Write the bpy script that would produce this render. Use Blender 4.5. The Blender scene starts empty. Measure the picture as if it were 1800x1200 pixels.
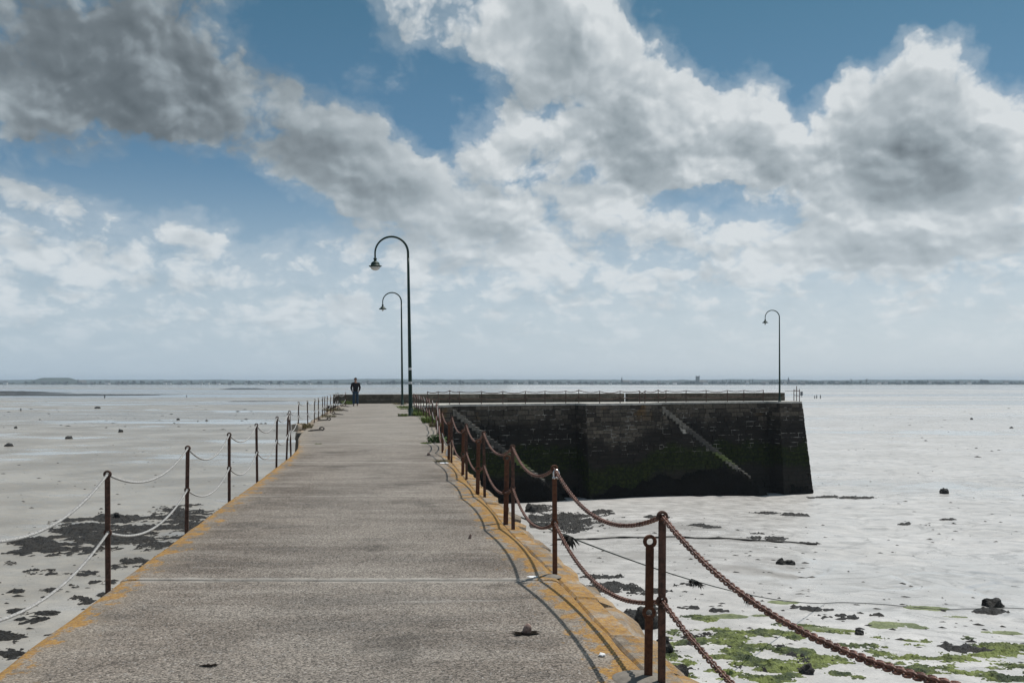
import bpy, bmesh, math, random
import numpy as np
from mathutils import Vector, Matrix, noise as mnoise

random.seed(7)
rng = np.random.default_rng(11)
scene = bpy.context.scene
COL = scene.collection
R = math.radians

# ------------------------------------------------------------------ camera
EYE = 1.55            # eye height above the pier deck (deck is z = 0)
FPX = 1750.0          # focal length in photo pixels (36 mm = 1800 px)
HOR = 670.0           # horizon row in the photo
cam_d = bpy.data.cameras.new('camera')
cam_d.sensor_width = 36.0
cam_d.lens = 36.0 * FPX / 1800.0
cam_d.shift_y = (HOR - 600.0) / 1800.0
cam_d.clip_start = 0.05
cam_d.clip_end = 30000
cam = bpy.data.objects.new('camera', cam_d)
cam.location = (0, 0, EYE)
cam.rotation_euler = (R(90), 0, 0)
COL.objects.link(cam)
scene.camera = cam

SUN_AZ, SUN_EL = 47.0, 65.0          # azimuth clockwise from the view axis
SUN_STRENGTH = 4.2
SKY_STRENGTH = 0.1

scene.render.engine = 'CYCLES'
scene.cycles.use_denoising = True
scene.cycles.denoiser = 'OPENIMAGEDENOISE'
scene.cycles.denoising_input_passes = 'RGB_ALBEDO_NORMAL'
scene.cycles.denoising_prefilter = 'ACCURATE'
scene.cycles.max_bounces = 5
scene.cycles.diffuse_bounces = 3
scene.cycles.glossy_bounces = 3
scene.cycles.transmission_bounces = 4
scene.cycles.volume_bounces = 0
scene.cycles.sample_clamp_indirect = 4.0
scene.cycles.use_adaptive_sampling = True
scene.cycles.adaptive_threshold = 0.012
scene.cycles.adaptive_min_samples = 32
scene.view_settings.view_transform = 'Standard'
scene.view_settings.look = 'None'
scene.view_settings.gamma = 1.0
scene.view_settings.exposure = 0.0
scene.view_settings.use_curve_mapping = False

# ------------------------------------------------------------------ node helper
class NT:
    def __init__(self, tree):
        self.t = tree
    def n(self, typ, **kw):
        nd = self.t.nodes.new(typ)
        for k, v in kw.items():
            setattr(nd, k, v)
        return nd
    def put(self, sock, val):
        if val is None:
            return
        if isinstance(val, bpy.types.NodeSocket):
            self.t.links.new(val, sock)
        else:
            if hasattr(sock, 'default_value'):
                dv = sock.default_value
                if hasattr(dv, '__len__') and not hasattr(val, '__len__'):
                    val = [val] * len(dv)
                if hasattr(dv, '__len__') and len(dv) == 4 and len(val) == 3:
                    val = tuple(val) + (1.0,)
                sock.default_value = val
    def math(self, op, a, b=None, c=None, clamp=False):
        nd = self.n('ShaderNodeMath', operation=op, use_clamp=clamp)
        for i, v in enumerate((a, b, c)):
            self.put(nd.inputs[i], v)
        return nd.outputs[0]
    def vmath(self, op, a, b=None, c=None):
        nd = self.n('ShaderNodeVectorMath', operation=op)
        for i, v in enumerate((a, b, c)):
            if v is not None:
                if op == 'SCALE' and i == 1:
                    self.put(nd.inputs['Scale'], v)
                else:
                    self.put(nd.inputs[i], v)
        return nd.outputs['Value'] if op in ('LENGTH', 'DOT_PRODUCT', 'DISTANCE') else nd.outputs[0]
    def xyz(self, v):
        nd = self.n('ShaderNodeSeparateXYZ'); self.put(nd.inputs[0], v)
        return nd.outputs[0], nd.outputs[1], nd.outputs[2]
    def comb(self, x, y, z=0.0):
        nd = self.n('ShaderNodeCombineXYZ')
        self.put(nd.inputs[0], x); self.put(nd.inputs[1], y); self.put(nd.inputs[2], z)
        return nd.outputs[0]
    def noise(self, vec, scale=1.0, detail=4.0, rough=0.5, dim='3D', lac=2.0, dist=0.0, out='Fac'):
        nd = self.n('ShaderNodeTexNoise', noise_dimensions=dim)
        self.put(nd.inputs['Vector'], vec)
        self.put(nd.inputs['Scale'], scale); self.put(nd.inputs['Detail'], detail)
        self.put(nd.inputs['Roughness'], rough); self.put(nd.inputs['Lacunarity'], lac)
        self.put(nd.inputs['Distortion'], dist)
        return nd.outputs[0] if out == 'Fac' else nd.outputs[1]
    def voronoi(self, vec, scale=1.0, feature='F1', detail=0.0, rough=0.5, dim='3D', out='Distance', smooth=None, rand=1.0):
        nd = self.n('ShaderNodeTexVoronoi', voronoi_dimensions=dim, feature=feature)
        self.put(nd.inputs['Vector'], vec); self.put(nd.inputs['Scale'], scale)
        if 'Detail' in nd.inputs: self.put(nd.inputs['Detail'], detail)
        if 'Roughness' in nd.inputs: self.put(nd.inputs['Roughness'], rough)
        if smooth is not None: self.put(nd.inputs['Smoothness'], smooth)
        if 'Randomness' in nd.inputs: self.put(nd.inputs['Randomness'], rand)
        return nd.outputs[out]
    def mr(self, v, a, b, c=0.0, d=1.0, smooth=True, clamp=True):
        nd = self.n('ShaderNodeMapRange', interpolation_type='SMOOTHSTEP' if smooth else 'LINEAR')
        if not smooth: nd.clamp = clamp
        for i, x in enumerate((v, a, b, c, d)):
            self.put(nd.inputs[i], x)
        return nd.outputs[0]
    def mix(self, f, a, b, blend='MIX'):
        nd = self.n('ShaderNodeMix', data_type='RGBA', blend_type=blend)
        self.put(nd.inputs[0], f); self.put(nd.inputs[6], a); self.put(nd.inputs[7], b)
        return nd.outputs[2]
    def mixf(self, f, a, b):
        nd = self.n('ShaderNodeMix', data_type='FLOAT')
        self.put(nd.inputs[0], f); self.put(nd.inputs[2], a); self.put(nd.inputs[3], b)
        return nd.outputs[0]
    def bump(self, h, strength=0.5, dist=0.01, normal=None):
        nd = self.n('ShaderNodeBump')
        self.put(nd.inputs['Strength'], strength); self.put(nd.inputs['Distance'], dist)
        self.put(nd.inputs['Height'], h)
        if normal is not None: self.put(nd.inputs['Normal'], normal)
        return nd.outputs[0]

# ------------------------------------------------------------------ sky: daylight plus procedural cumulus
def sky_ae(px, py):
    dx, dz = (px - 900.0) / FPX, (HOR - py) / FPX
    return math.atan(dx) * FPX, math.atan2(dz, math.hypot(1.0, dx)) * FPX

CE = 260.0
CLOUDS = [  # photo column, row, half width, half height, tilt (deg, + = falls to the right), weight
    (60, 20, 480, 250, 8, 1.25), (430, 205, 420, 120, 19, 1.15), (80, 200, 260, 80, -4, .9),
    (640, 265, 190, 95, 24, .85),
    (60, 335, 150, 62, 16, .75), (352, 388, 84, 50, 0, .95),
    (880, 30, 330, 135, 5, 1.1), (1030, 130, 260, 190, 20, 1.15), (1200, 235, 270, 150, 10, 1.05),
    (860, 235, 90, 80, 0, .75), (1000, 290, 300, 100, 0, .85), (1340, 225, 180, 130, 25, .95),
    (1300, 300, 280, 100, 4, .7), (1190, 150, 90, 90, 0, .5),
    (1630, 185, 215, 160, 4, 1.35), (1540, 270, 200, 140, 0, 1.0), (1730, 260, 210, 140, 0, 1.1), (1500, 230, 80, 110, 0, .5),
    (650, 325, 220, 90, 15, .75), (800, 350, 190, 70, 10, .55), (1000, 385, 260, 70, 5, .8),
    (720, 410, 330, 75, 8, .55), (1480, 400, 330, 75, 0, .6), (1650, 430, 260, 60, 0, .8),
    (960, 470, 260, 60, 12, .35), (1250, 450, 300, 70, 0, .35), (100,440,330,60,4,.3), (580, 560, 190, 80, 12, .3), (100,540,220,50,5,.25),
    (560, 30, 150, 130, 20, -1.0), (770, 165, 120, 130, 10, -1.0), (300, 325, 330, 85, 10, -1.0),
    (470, 370, 180, 75, 15, -.75), (1330, 40, 300, 130, 8, -1.2), (1425, 170, 60, 150, 0, -1.1), (1480, 50, 120, 70, -30, -.9),
    (1290, 360, 150, 42, 6, -1.0), (870, 120, 70, 80, 30, -.35), (1790, 50, 130, 130, 30, -1.3), (1640, 15, 160, 50, 0, -1.0),
    (1120, 445, 170, 40, 10, -.5), (40, 285, 200, 40, 0, -.7), (960, 205, 40, 40, 0, -.4),(900,325,60,30,0,-.3),
]
DARKS = [
    (-80, -80, 820, 440, 6, 3.9), (400, 195, 620, 210, 19, 1.3), (640, 290, 260, 90, 20, .35), (80, 205, 170, 60, 0, -.40),
    (960, 50, 380, 130, 5, .40), (1050, 185, 300, 150, 18, .46), (1000, 310, 260, 60, 0, .30), (1250, 290, 220, 60, 0, .15),
    (1570, 265, 260, 120, 0, .50), (1700, 322, 300, 65, 0, .62), (1640, 438, 300, 55, 0, .60), (1620, 200, 160, 80, 10, .25),
    (1010, 412, 280, 35, 5, .32), (700, 430, 250, 40, 8, .22), (1690, 250, 120, 50, 0, -.2),
]

def blob_sum(N, vec, blobs, start):
    acc = start
    for (px, py, rx, ry, rot, w) in blobs:
        a, e = sky_ae(px, py)
        mp = N.n('ShaderNodeMapping', vector_type='TEXTURE')
        N.put(mp.inputs['Vector'], vec)
        mp.inputs['Location'].default_value = (a, e, 0)
        mp.inputs['Rotation'].default_value = (0, 0, R(-rot))
        mp.inputs['Scale'].default_value = (rx, ry, 1)
        g = N.n('ShaderNodeTexGradient', gradient_type='SPHERICAL')
        N.put(g.inputs[0], mp.outputs[0])
        s = N.mr(g.outputs[1], 0.0, 0.62)
        acc = N.math('MULTIPLY_ADD', s, w * (.85 if w > 0 else .80), acc)
    return acc

def cloud_group():
    g = bpy.data.node_groups.new('cloud_field', 'ShaderNodeTree')
    g.interface.new_socket('Vector', in_out='INPUT', socket_type='NodeSocketVector')
    g.interface.new_socket('Field', in_out='OUTPUT', socket_type='NodeSocketFloat')
    g.interface.new_socket('Warped', in_out='OUTPUT', socket_type='NodeSocketVector')
    g.interface.new_socket('Detail', in_out='OUTPUT', socket_type='NodeSocketFloat')
    g.interface.new_socket('Soft', in_out='OUTPUT', socket_type='NodeSocketFloat')
    N = NT(g)
    gi, go = N.n('NodeGroupInput'), N.n('NodeGroupOutput')
    p = gi.outputs[0]
    a, e, _ = N.xyz(p)
    ce = N.math('ADD', N.math('MAXIMUM', e, 0.0), CE)
    q = N.comb(N.math('DIVIDE', a, 850.0), N.math('MULTIPLY', N.math('LOGARITHM', N.math('ADD', ce, 140.0), math.e), 1.18), 0.0)
    wn = N.noise(q, 5.0, 5, 0.6, out='Color')
    wv = N.vmath('SUBTRACT', wn, (0.5, 0.5, 0.5))
    wv = N.vmath('SCALE', wv, N.math('MULTIPLY', ce, 0.20))
    pw = N.vmath('ADD', p, wv)
    pw = N.vmath('MULTIPLY', pw, (1, 1, 0))
    # sky outside the frame: plain broken cumulus from slow noise
    outm = N.math('MAXIMUM', N.mr(N.math('ABSOLUTE', a), 820.0, 1150.0), N.mr(e, 640.0, 900.0))
    slow = N.noise(q, 1.7, 3, 0.5)
    base_in = N.mr(e, 180.0, 430.0, 0.55, -0.12)
    base_out = N.mr(slow, 0.38, 0.66, -0.5, 0.75)
    base = N.mixf(outm, base_in, base_out)
    cov = blob_sum(N, pw, CLOUDS, base)
    det = N.noise(q, 7.0, 8, 0.53, dist=0.15)
    vor = N.voronoi(N.vmath('ADD', q, N.vmath('SCALE', wv, N.math('DIVIDE', 0.6, ce))), 13.0, 'SMOOTH_F1', detail=3.0, rough=0.6, smooth=0.35, dim='2D')
    d1 = N.math('MULTIPLY', N.math('SUBTRACT', det, 0.5), 1.55)
    d2 = N.math('MULTIPLY', N.math('SUBTRACT', 0.42, vor), 0.70)
    dd = N.math('ADD', d1, d2)
    f = N.math('ADD', cov, dd)
    sn = N.noise(q, 6.5, 4.5, 0.46, dist=0.2)
    sv = N.voronoi(N.vmath('ADD', q, N.vmath('SCALE', wv, N.math('DIVIDE', 0.5, ce))), 7.5, 'SMOOTH_F1', detail=2.6, rough=0.52, smooth=0.30, dim='2D')
    soft = N.math('ADD', N.math('MULTIPLY', N.math('SUBTRACT', sn, 0.5), 0.45), N.math('MULTIPLY', N.math('SUBTRACT', 0.42, sv), 1.25))
    N.put(go.inputs['Soft'], soft)
    N.put(go.inputs['Field'], f); N.put(go.inputs['Warped'], pw); N.put(go.inputs['Detail'], dd)
    return g

def build_world():
    w = bpy.data.worlds.new('World')
    scene.world = w
    w.use_nodes = True
    t = w.node_tree
    t.nodes.clear()
    N = NT(t)
    geo = N.n('ShaderNodeTexCoord')
    d = geo.outputs['Generated']
    x, y, z = N.xyz(d)
    az = N.math('MULTIPLY', N.math('ARCTAN2', x, y), FPX)
    hyp = N.math('SQRT', N.math('ADD', N.math('MULTIPLY', x, x), N.math('MULTIPLY', y, y)))
    el = N.math('MULTIPLY', N.math('ARCTAN2', z, hyp), FPX)
    p = N.comb(az, el, 0.0)
    ce = N.math('ADD', N.math('MAXIMUM', el, 0.0), CE)
    grp = cloud_group()
    def field(vec):
        nd = N.n('ShaderNodeGroup'); nd.node_tree = grp
        N.put(nd.inputs[0], vec)
        return nd
    f0 = field(p)
    k = N.math('DIVIDE', ce, 850.0)
    L = (0.50, 0.86, 0.0)
    f1 = field(N.vmath('ADD', p, N.vmath('SCALE', N.vmath('MULTIPLY', (1, 1, 1), L), N.math('MULTIPLY', k, 16.0))))
    f2 = field(N.vmath('ADD', p, N.vmath('SCALE', N.vmath('MULTIPLY', (1, 1, 1), L), N.math('MULTIPLY', k, 58.0))))
    F = f0.outputs['Field']
    # clear sky
    sk = N.n('ShaderNodeTexSky', sky_type='NISHITA')
    sk.sun_disc = False
    sk.sun_elevation = R(SUN_EL); sk.sun_rotation = R(SUN_AZ)
    sk.altitude = 0.0; sk.air_density = 1.0; sk.dust_density = 1.2; sk.ozone_density = 2.0
    hz = N.mr(el, 0.0, 620.0, 0.0, 1.0, smooth=False)
    tint = N.mix(hz, (0.62, 0.72, 0.84), SKY_TOP)
    clear = N.mix(1.0, sk.outputs[0], tint, 'MULTIPLY')
    # cloud colour (values are divided by the background strength)
    S = 1.0 / SKY_STRENGTH
    def c(*v): return tuple(q * S for q in v)
    def pos(v): return N.math('MAXIMUM', v, 0.0)
    def wsum(q_, w): return N.math('MULTIPLY_ADD', q_.outputs['Detail'], w, q_.outputs['Soft'])
    dark = blob_sum(N, f0.outputs['Warped'], DARKS, 0.0)
    calm = N.mr(dark, 0.0, 1.0, 1.0, 0.45)
    e1 = N.math('MULTIPLY', N.math('SUBTRACT', wsum(f0, .25), wsum(f1, .25)), 0.55)
    e2 = N.math('MULTIPLY', N.math('SUBTRACT', wsum(f0, .1), wsum(f2, .1)), 0.20)
    puff = N.math('ADD', e1, e2)
    puff = N.math('ADD', N.math('MAXIMUM', puff, 0.0), N.math('MULTIPLY', N.math('MINIMUM', puff, 0.0), 0.48))
    puff = N.math('MULTIPLY', puff, calm)
    def body(q_): return pos(N.math('MULTIPLY_ADD', q_.outputs['Soft'], 0.75, N.math('MULTIPLY_ADD', q_.outputs['Detail'], -0.78, q_.outputs['Field'])))
    tau = N.math('ADD', N.math('MULTIPLY', body(f1), 0.10), N.math('MULTIPLY', body(f2), 0.34))
    tau = N.math('ADD', tau, N.math('MULTIPLY', N.math('MAXIMUM', dark, -0.5), 0.37))
    lit = N.math('ADD', N.math('EXPONENT', N.math('MULTIPLY', tau, -1.0)), puff)
    litc = N.mr(lit, -0.04, 0.92, 0.0, 1.0, smooth=False)
    ramp = N.n('ShaderNodeValToRGB')
    N.put(ramp.inputs[0], litc)
    cr = ramp.color_ramp
    cr.elements[0].position = 0.0; cr.elements[0].color = c(.082, .100, .112) + (1,)
    cr.elements[1].position = 1.0; cr.elements[1].color = c(.70, .735, .75) + (1,)
    for pos, colr in ((.18, (.165, .195, .215)), (.38, (.31, .358, .388)), (.64, (.47, .52, .55))):
        elx = cr.elements.new(pos); elx.color = c(*colr) + (1,)
    # low clouds sink into pale air
    airf = N.mr(el, 0.0, 400.0, 0.80, 0.0)
    airc = N.mix(N.mr(az, -900.0, 900.0), c(.505, .615, .715), c(.655, .73, .79))
    ccol = N.mix(N.math('MULTIPLY', airf, 0.50), ramp.outputs[0], airc)
    clear2 = N.mix(airf, clear, airc)
    alpha = N.mr(F, -0.14, 0.72)
    veil = N.math('MULTIPLY', N.mr(F, -0.85, 0.25), 0.30)
    alpha = N.math('MAXIMUM', alpha, veil)
    alpha = N.math('MULTIPLY', alpha, N.mr(el, 15.0, 130.0, 0.10, 0.96))
    col = N.mix(alpha, clear2, ccol)
    bg = N.n('ShaderNodeBackground')
    N.put(bg.inputs[0], col); bg.inputs[1].default_value = SKY_STRENGTH
    out = N.n('ShaderNodeOutputWorld')
    N.put(out.inputs[0], bg.outputs[0])
    w.cycles.sampling_method = 'MANUAL'
    w.cycles.sample_map_resolution = 512

SKY_TOP = (0.34, 0.56, 0.56)
build_world()

sun_d = bpy.data.lights.new('sun', 'SUN')
sun_d.energy = SUN_STRENGTH; sun_d.angle = R(0.5); sun_d.color = (1.0, 0.955, 0.89)
sun = bpy.data.objects.new('sun', sun_d)
_sd = Vector((math.sin(R(SUN_AZ)) * math.cos(R(SUN_EL)), math.cos(R(SUN_AZ)) * math.cos(R(SUN_EL)), math.sin(R(SUN_EL))))
sun.rotation_euler = (-_sd).to_track_quat('-Z', 'Y').to_euler()
sun.location = (20, 20, 40)
COL.objects.link(sun)

# ------------------------------------------------------------------ object helpers
def tag(o, label=None, cat=None, group=None, kind=None):
    if label: o['label'] = label
    if cat: o['category'] = cat
    if group: o['group'] = group
    if kind: o['kind'] = kind
    return o

def empty(name, loc=(0, 0, 0), rz=0.0):
    o = bpy.data.objects.new(name, None)
    o.empty_display_size = 0.2
    o.location = loc
    o.rotation_euler = (0, 0, rz)
    COL.objects.link(o)
    return o

def link(name, me, parent=None, loc=(0, 0, 0), rot=None, scale=None):
    o = bpy.data.objects.new(name, me)
    o.location = loc
    if rot is not None: o.rotation_euler = rot
    if scale is not None: o.scale = scale
    if parent is not None: o.parent = parent
    COL.objects.link(o)
    return o

def mesh(name, verts, faces, mat=None, smooth=False):
    me = bpy.data.meshes.new(name)
    if isinstance(verts, np.ndarray): verts = verts.tolist()
    me.from_pydata(verts, [], faces)
    if mat is not None: me.materials.append(mat)
    if smooth:
        me.polygons.foreach_set('use_smooth', [True] * len(me.polygons))
    me.update()
    return me

class MB:
    """collects polygons for one mesh"""
    def __init__(self):
        self.v, self.f = [], []
    def add(self, vs, fs):
        k = len(self.v)
        self.v.extend([tuple(p) for p in vs])
        self.f.extend([tuple(i + k for i in f) for f in fs])
        return self
    def box(self, x0, x1, y0, y1, z0, z1):
        vs = [(x, y, z) for z in (z0, z1) for y in (y0, y1) for x in (x0, x1)]
        return self.add(vs, [(0, 2, 3, 1), (4, 5, 7, 6), (0, 1, 5, 4), (2, 6, 7, 3), (0, 4, 6, 2), (1, 3, 7, 5)])
    def tube(self, pts, rad, sides=8, caps=True, up=(0, 0, 1), flat=1.0):
        pts = [Vector(p) for p in pts]
        n = len(pts)
        rads = rad if hasattr(rad, '__len__') else [rad] * n
        vs, fs = [], []
        prev = None
        for i, p in enumerate(pts):
            t = (pts[min(i + 1, n - 1)] - pts[max(i - 1, 0)]).normalized()
            if prev is None:
                a = t.cross(Vector(up))
                if a.length < 1e-3: a = t.cross(Vector((1, 0, 0)))
                a.normalize()
            else:
                a = prev - t * prev.dot(t); a.normalize()
            prev = a
            b = t.cross(a)
            for k in range(sides):
                q = 2 * math.pi * k / sides
                vs.append(p + a * math.cos(q) * rads[i] + b * math.sin(q) * rads[i] * flat)
        for i in range(n - 1):
            for k in range(sides):
                k2 = (k + 1) % sides
                fs.append((i * sides + k, i * sides + k2, (i + 1) * sides + k2, (i + 1) * sides + k))
        if caps:
            fs.append(tuple(reversed(range(sides))))
            fs.append(tuple((n - 1) * sides + k for k in range(sides)))
        return self.add(vs, fs)
    def lathe(self, prof, sides=16, origin=(0, 0, 0)):
        ox, oy, oz = origin
        vs, fs = [], []
        for r, z in prof:
            for k in range(sides):
                q = 2 * math.pi * k / sides
                vs.append((ox + r * math.cos(q), oy + r * math.sin(q), oz + z))
        for i in range(len(prof) - 1):
            for k in range(sides):
                k2 = (k + 1) % sides
                fs.append((i * sides + k, i * sides + k2, (i + 1) * sides + k2, (i + 1) * sides + k))
        return self.add(vs, fs)
    def mesh(self, name, mat=None, smooth=False):
        return mesh(name, self.v, self.f, mat, smooth)

def block_mesh(name, l, w, h, mat, seed, jit=0.08, bev=0.12):
    """an uneven stone: a jittered box with chamfered edges, base centre at origin, top at z = h"""
    r = random.Random(seed)
    bm = bmesh.new()
    bmesh.ops.create_cube(bm, size=1.0)
    for v in bm.verts:
        v.co.x = v.co.x * w + r.uniform(-1, 1) * jit * w
        v.co.y = v.co.y * l + r.uniform(-1, 1) * jit * l * .6
        v.co.z = (v.co.z + .5) * h + (r.uniform(-1, 1) * jit * h * .5 if v.co.z > 0 else 0)
    bmesh.ops.bevel(bm, geom=list(bm.edges), offset=bev * min(l, w, h), segments=1, affect='EDGES', profile=.6)
    me = bpy.data.meshes.new(name)
    bm.to_mesh(me); bm.free()
    me.materials.append(mat)
    return me

def rubble_mesh(name, l, w, h, mat, seed):
    """a rough quarried lump, flat-bedded, base centre at origin"""
    r = random.Random(seed)
    bm = bmesh.new()
    bmesh.ops.create_cube(bm, size=2.0)
    bmesh.ops.subdivide_edges(bm, edges=list(bm.edges), cuts=2, use_grid_fill=True)
    off = Vector((seed * 1.37, seed * .71, 0))
    for v in bm.verts:
        p = v.co.copy()
        q = (abs(p.x) ** 5 + abs(p.y) ** 5 + abs(p.z) ** 5) ** .2
        p = p / max(q, .01)
        n = mnoise.noise_vector(p * .9 + off) * .20 + mnoise.noise_vector(p * 2.3 + off) * .08
        p += n
        v.co = Vector((p.x * w / 2, p.y * l / 2, (p.z * .5 + .5) * h))
    me = bpy.data.meshes.new(name)
    bm.to_mesh(me); bm.free()
    me.materials.append(mat)
    return me

# ------------------------------------------------------------------ numpy noise and ground level
def _hash(ix, iy, seed):
    h = (ix.astype(np.int64) * 374761393 + iy.astype(np.int64) * 668265263 + seed * 974634777) & 0xFFFFFFFF
    h = ((h ^ (h >> 13)) * 1274126177) & 0xFFFFFFFF
    return (h ^ (h >> 16)) & 0xFFFFFFFF

def perlin(x, y, seed=0):
    x = np.asarray(x, float); y = np.asarray(y, float)
    ix, iy = np.floor(x), np.floor(y)
    fx, fy = x - ix, y - iy
    u, v = fx * fx * fx * (fx * (fx * 6 - 15) + 10), fy * fy * fy * (fy * (fy * 6 - 15) + 10)
    def g(ax, ay, dx, dy):
        a = _hash(ax, ay, seed).astype(float) * (2 * np.pi / 4294967296.0)
        return np.cos(a) * dx + np.sin(a) * dy
    n00, n10 = g(ix, iy, fx, fy), g(ix + 1, iy, fx - 1, fy)
    n01, n11 = g(ix, iy + 1, fx, fy - 1), g(ix + 1, iy + 1, fx - 1, fy - 1)
    return (n00 * (1 - u) + n10 * u) * (1 - v) + (n01 * (1 - u) + n11 * u) * v

def fbm(x, y, octv=4, seed=0, gain=0.5):
    s, a = 0.0, 1.0
    for k in range(octv):
        s = s + a * perlin(np.asarray(x) * 2 ** k, np.asarray(y) * 2 ** k, seed + k * 17)
        a *= gain
    return s

def sstep(a, b, x):
    t = np.clip((np.asarray(x, float) - a) / (b - a), 0, 1)
    return t * t * (3 - 2 * t)

def tz(x, y):
    """level of the tidal flat"""
    x = np.asarray(x, float); y = np.asarray(y, float)
    r = np.hypot(x, y)
    near = 1.0 - sstep(150, 700, r)
    z = -6.62 - 0.5 * sstep(7, 24, x) * near - 0.38 * (1 - near)
    z = z + (0.11 * fbm(x / 16, y / 22, 3, 3) + 0.02 * fbm(x / 1.3, y / 1.7, 3, 9)) * near
    # shallow drainage channels on the open side
    wx = x + 5 * fbm(x / 14, y / 14, 2, 31); wy = y + 5 * fbm(x / 14, y / 14, 2, 57)
    rid = 1 - np.abs(perlin(wx / 7, wy / 5, 71)) * 2
    z = z - 0.07 * sstep(.82, .98, rid) * near * sstep(6, 18, x)
    return z

def tzf(x, y):
    return float(tz(np.array([x]), np.array([y]))[0])

def ppx(x, y, z):
    return 900 + FPX * x / y, HOR + FPX * (EYE - z) / y

def deckpt(px, py, z=0.0):
    """place on the deck seen at a photo position"""
    Y = (EYE - z) * FPX / (py - HOR)
    return Vector(((px - 900) / FPX * Y, Y, z))

def flatpt(px, py):
    """place on the flat seen at a photo position"""
    z = -6.9
    for _ in range(6):
        Y = (EYE - z) * FPX / (py - HOR)
        X = (px - 900) / FPX * Y
        z = tzf(X, Y)
    return Vector((X, Y, z))

# ------------------------------------------------------------------ materials
MATS = {}
def material(name):
    m = bpy.data.materials.new(name)
    m.use_nodes = True
    t = m.node_tree
    t.nodes.clear()
    N = NT(t)
    out = N.n('ShaderNodeOutputMaterial')
    b = N.n('ShaderNodeBsdfPrincipled')
    t.links.new(b.outputs[0], out.inputs[0])
    MATS[name] = m
    N.b = b
    def setp(**kw):
        for k, v in kw.items():
            N.put(b.inputs[k.replace('_', ' ')], v)
    N.set = setp
    N.obj = lambda: N.n('ShaderNodeTexCoord').outputs['Object']
    N.pos = lambda: N.n('ShaderNodeNewGeometry').outputs['Position']
    def attr(nm):
        a = N.n('ShaderNodeAttribute'); a.attribute_name = nm
        return a.outputs['Fac']
    N.attr = attr
    return m, N

def simple(name, colr, rough=0.7, var=0.25, scale=20.0, metal=0.0, bumpd=0.0, spec=0.4):
    m, N = material(name)
    p = N.obj()
    n = N.noise(p, scale, 4, .6)
    f = N.mr(n, .3, .7, 1 - var, 1 + var, smooth=False)
    c = N.vmath('SCALE', tuple(colr), f)
    N.set(Base_Color=c, Roughness=rough, Metallic=metal, Specular_IOR_Level=spec)
    if bumpd: N.set(Normal=N.bump(n, .6, bumpd))
    return m

def lichen(N, mask, c, pos, seed=0.0):
    """crusty orange lichen over a colour"""
    n = N.noise(N.vmath('ADD', pos, (seed, 0, 0)), 34, 3, .6)
    oc = N.mix(N.mr(n, .35, .65), (.250, .118, .018), (.41, .225, .036))
    return N.mix(mask, c, oc)

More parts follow.
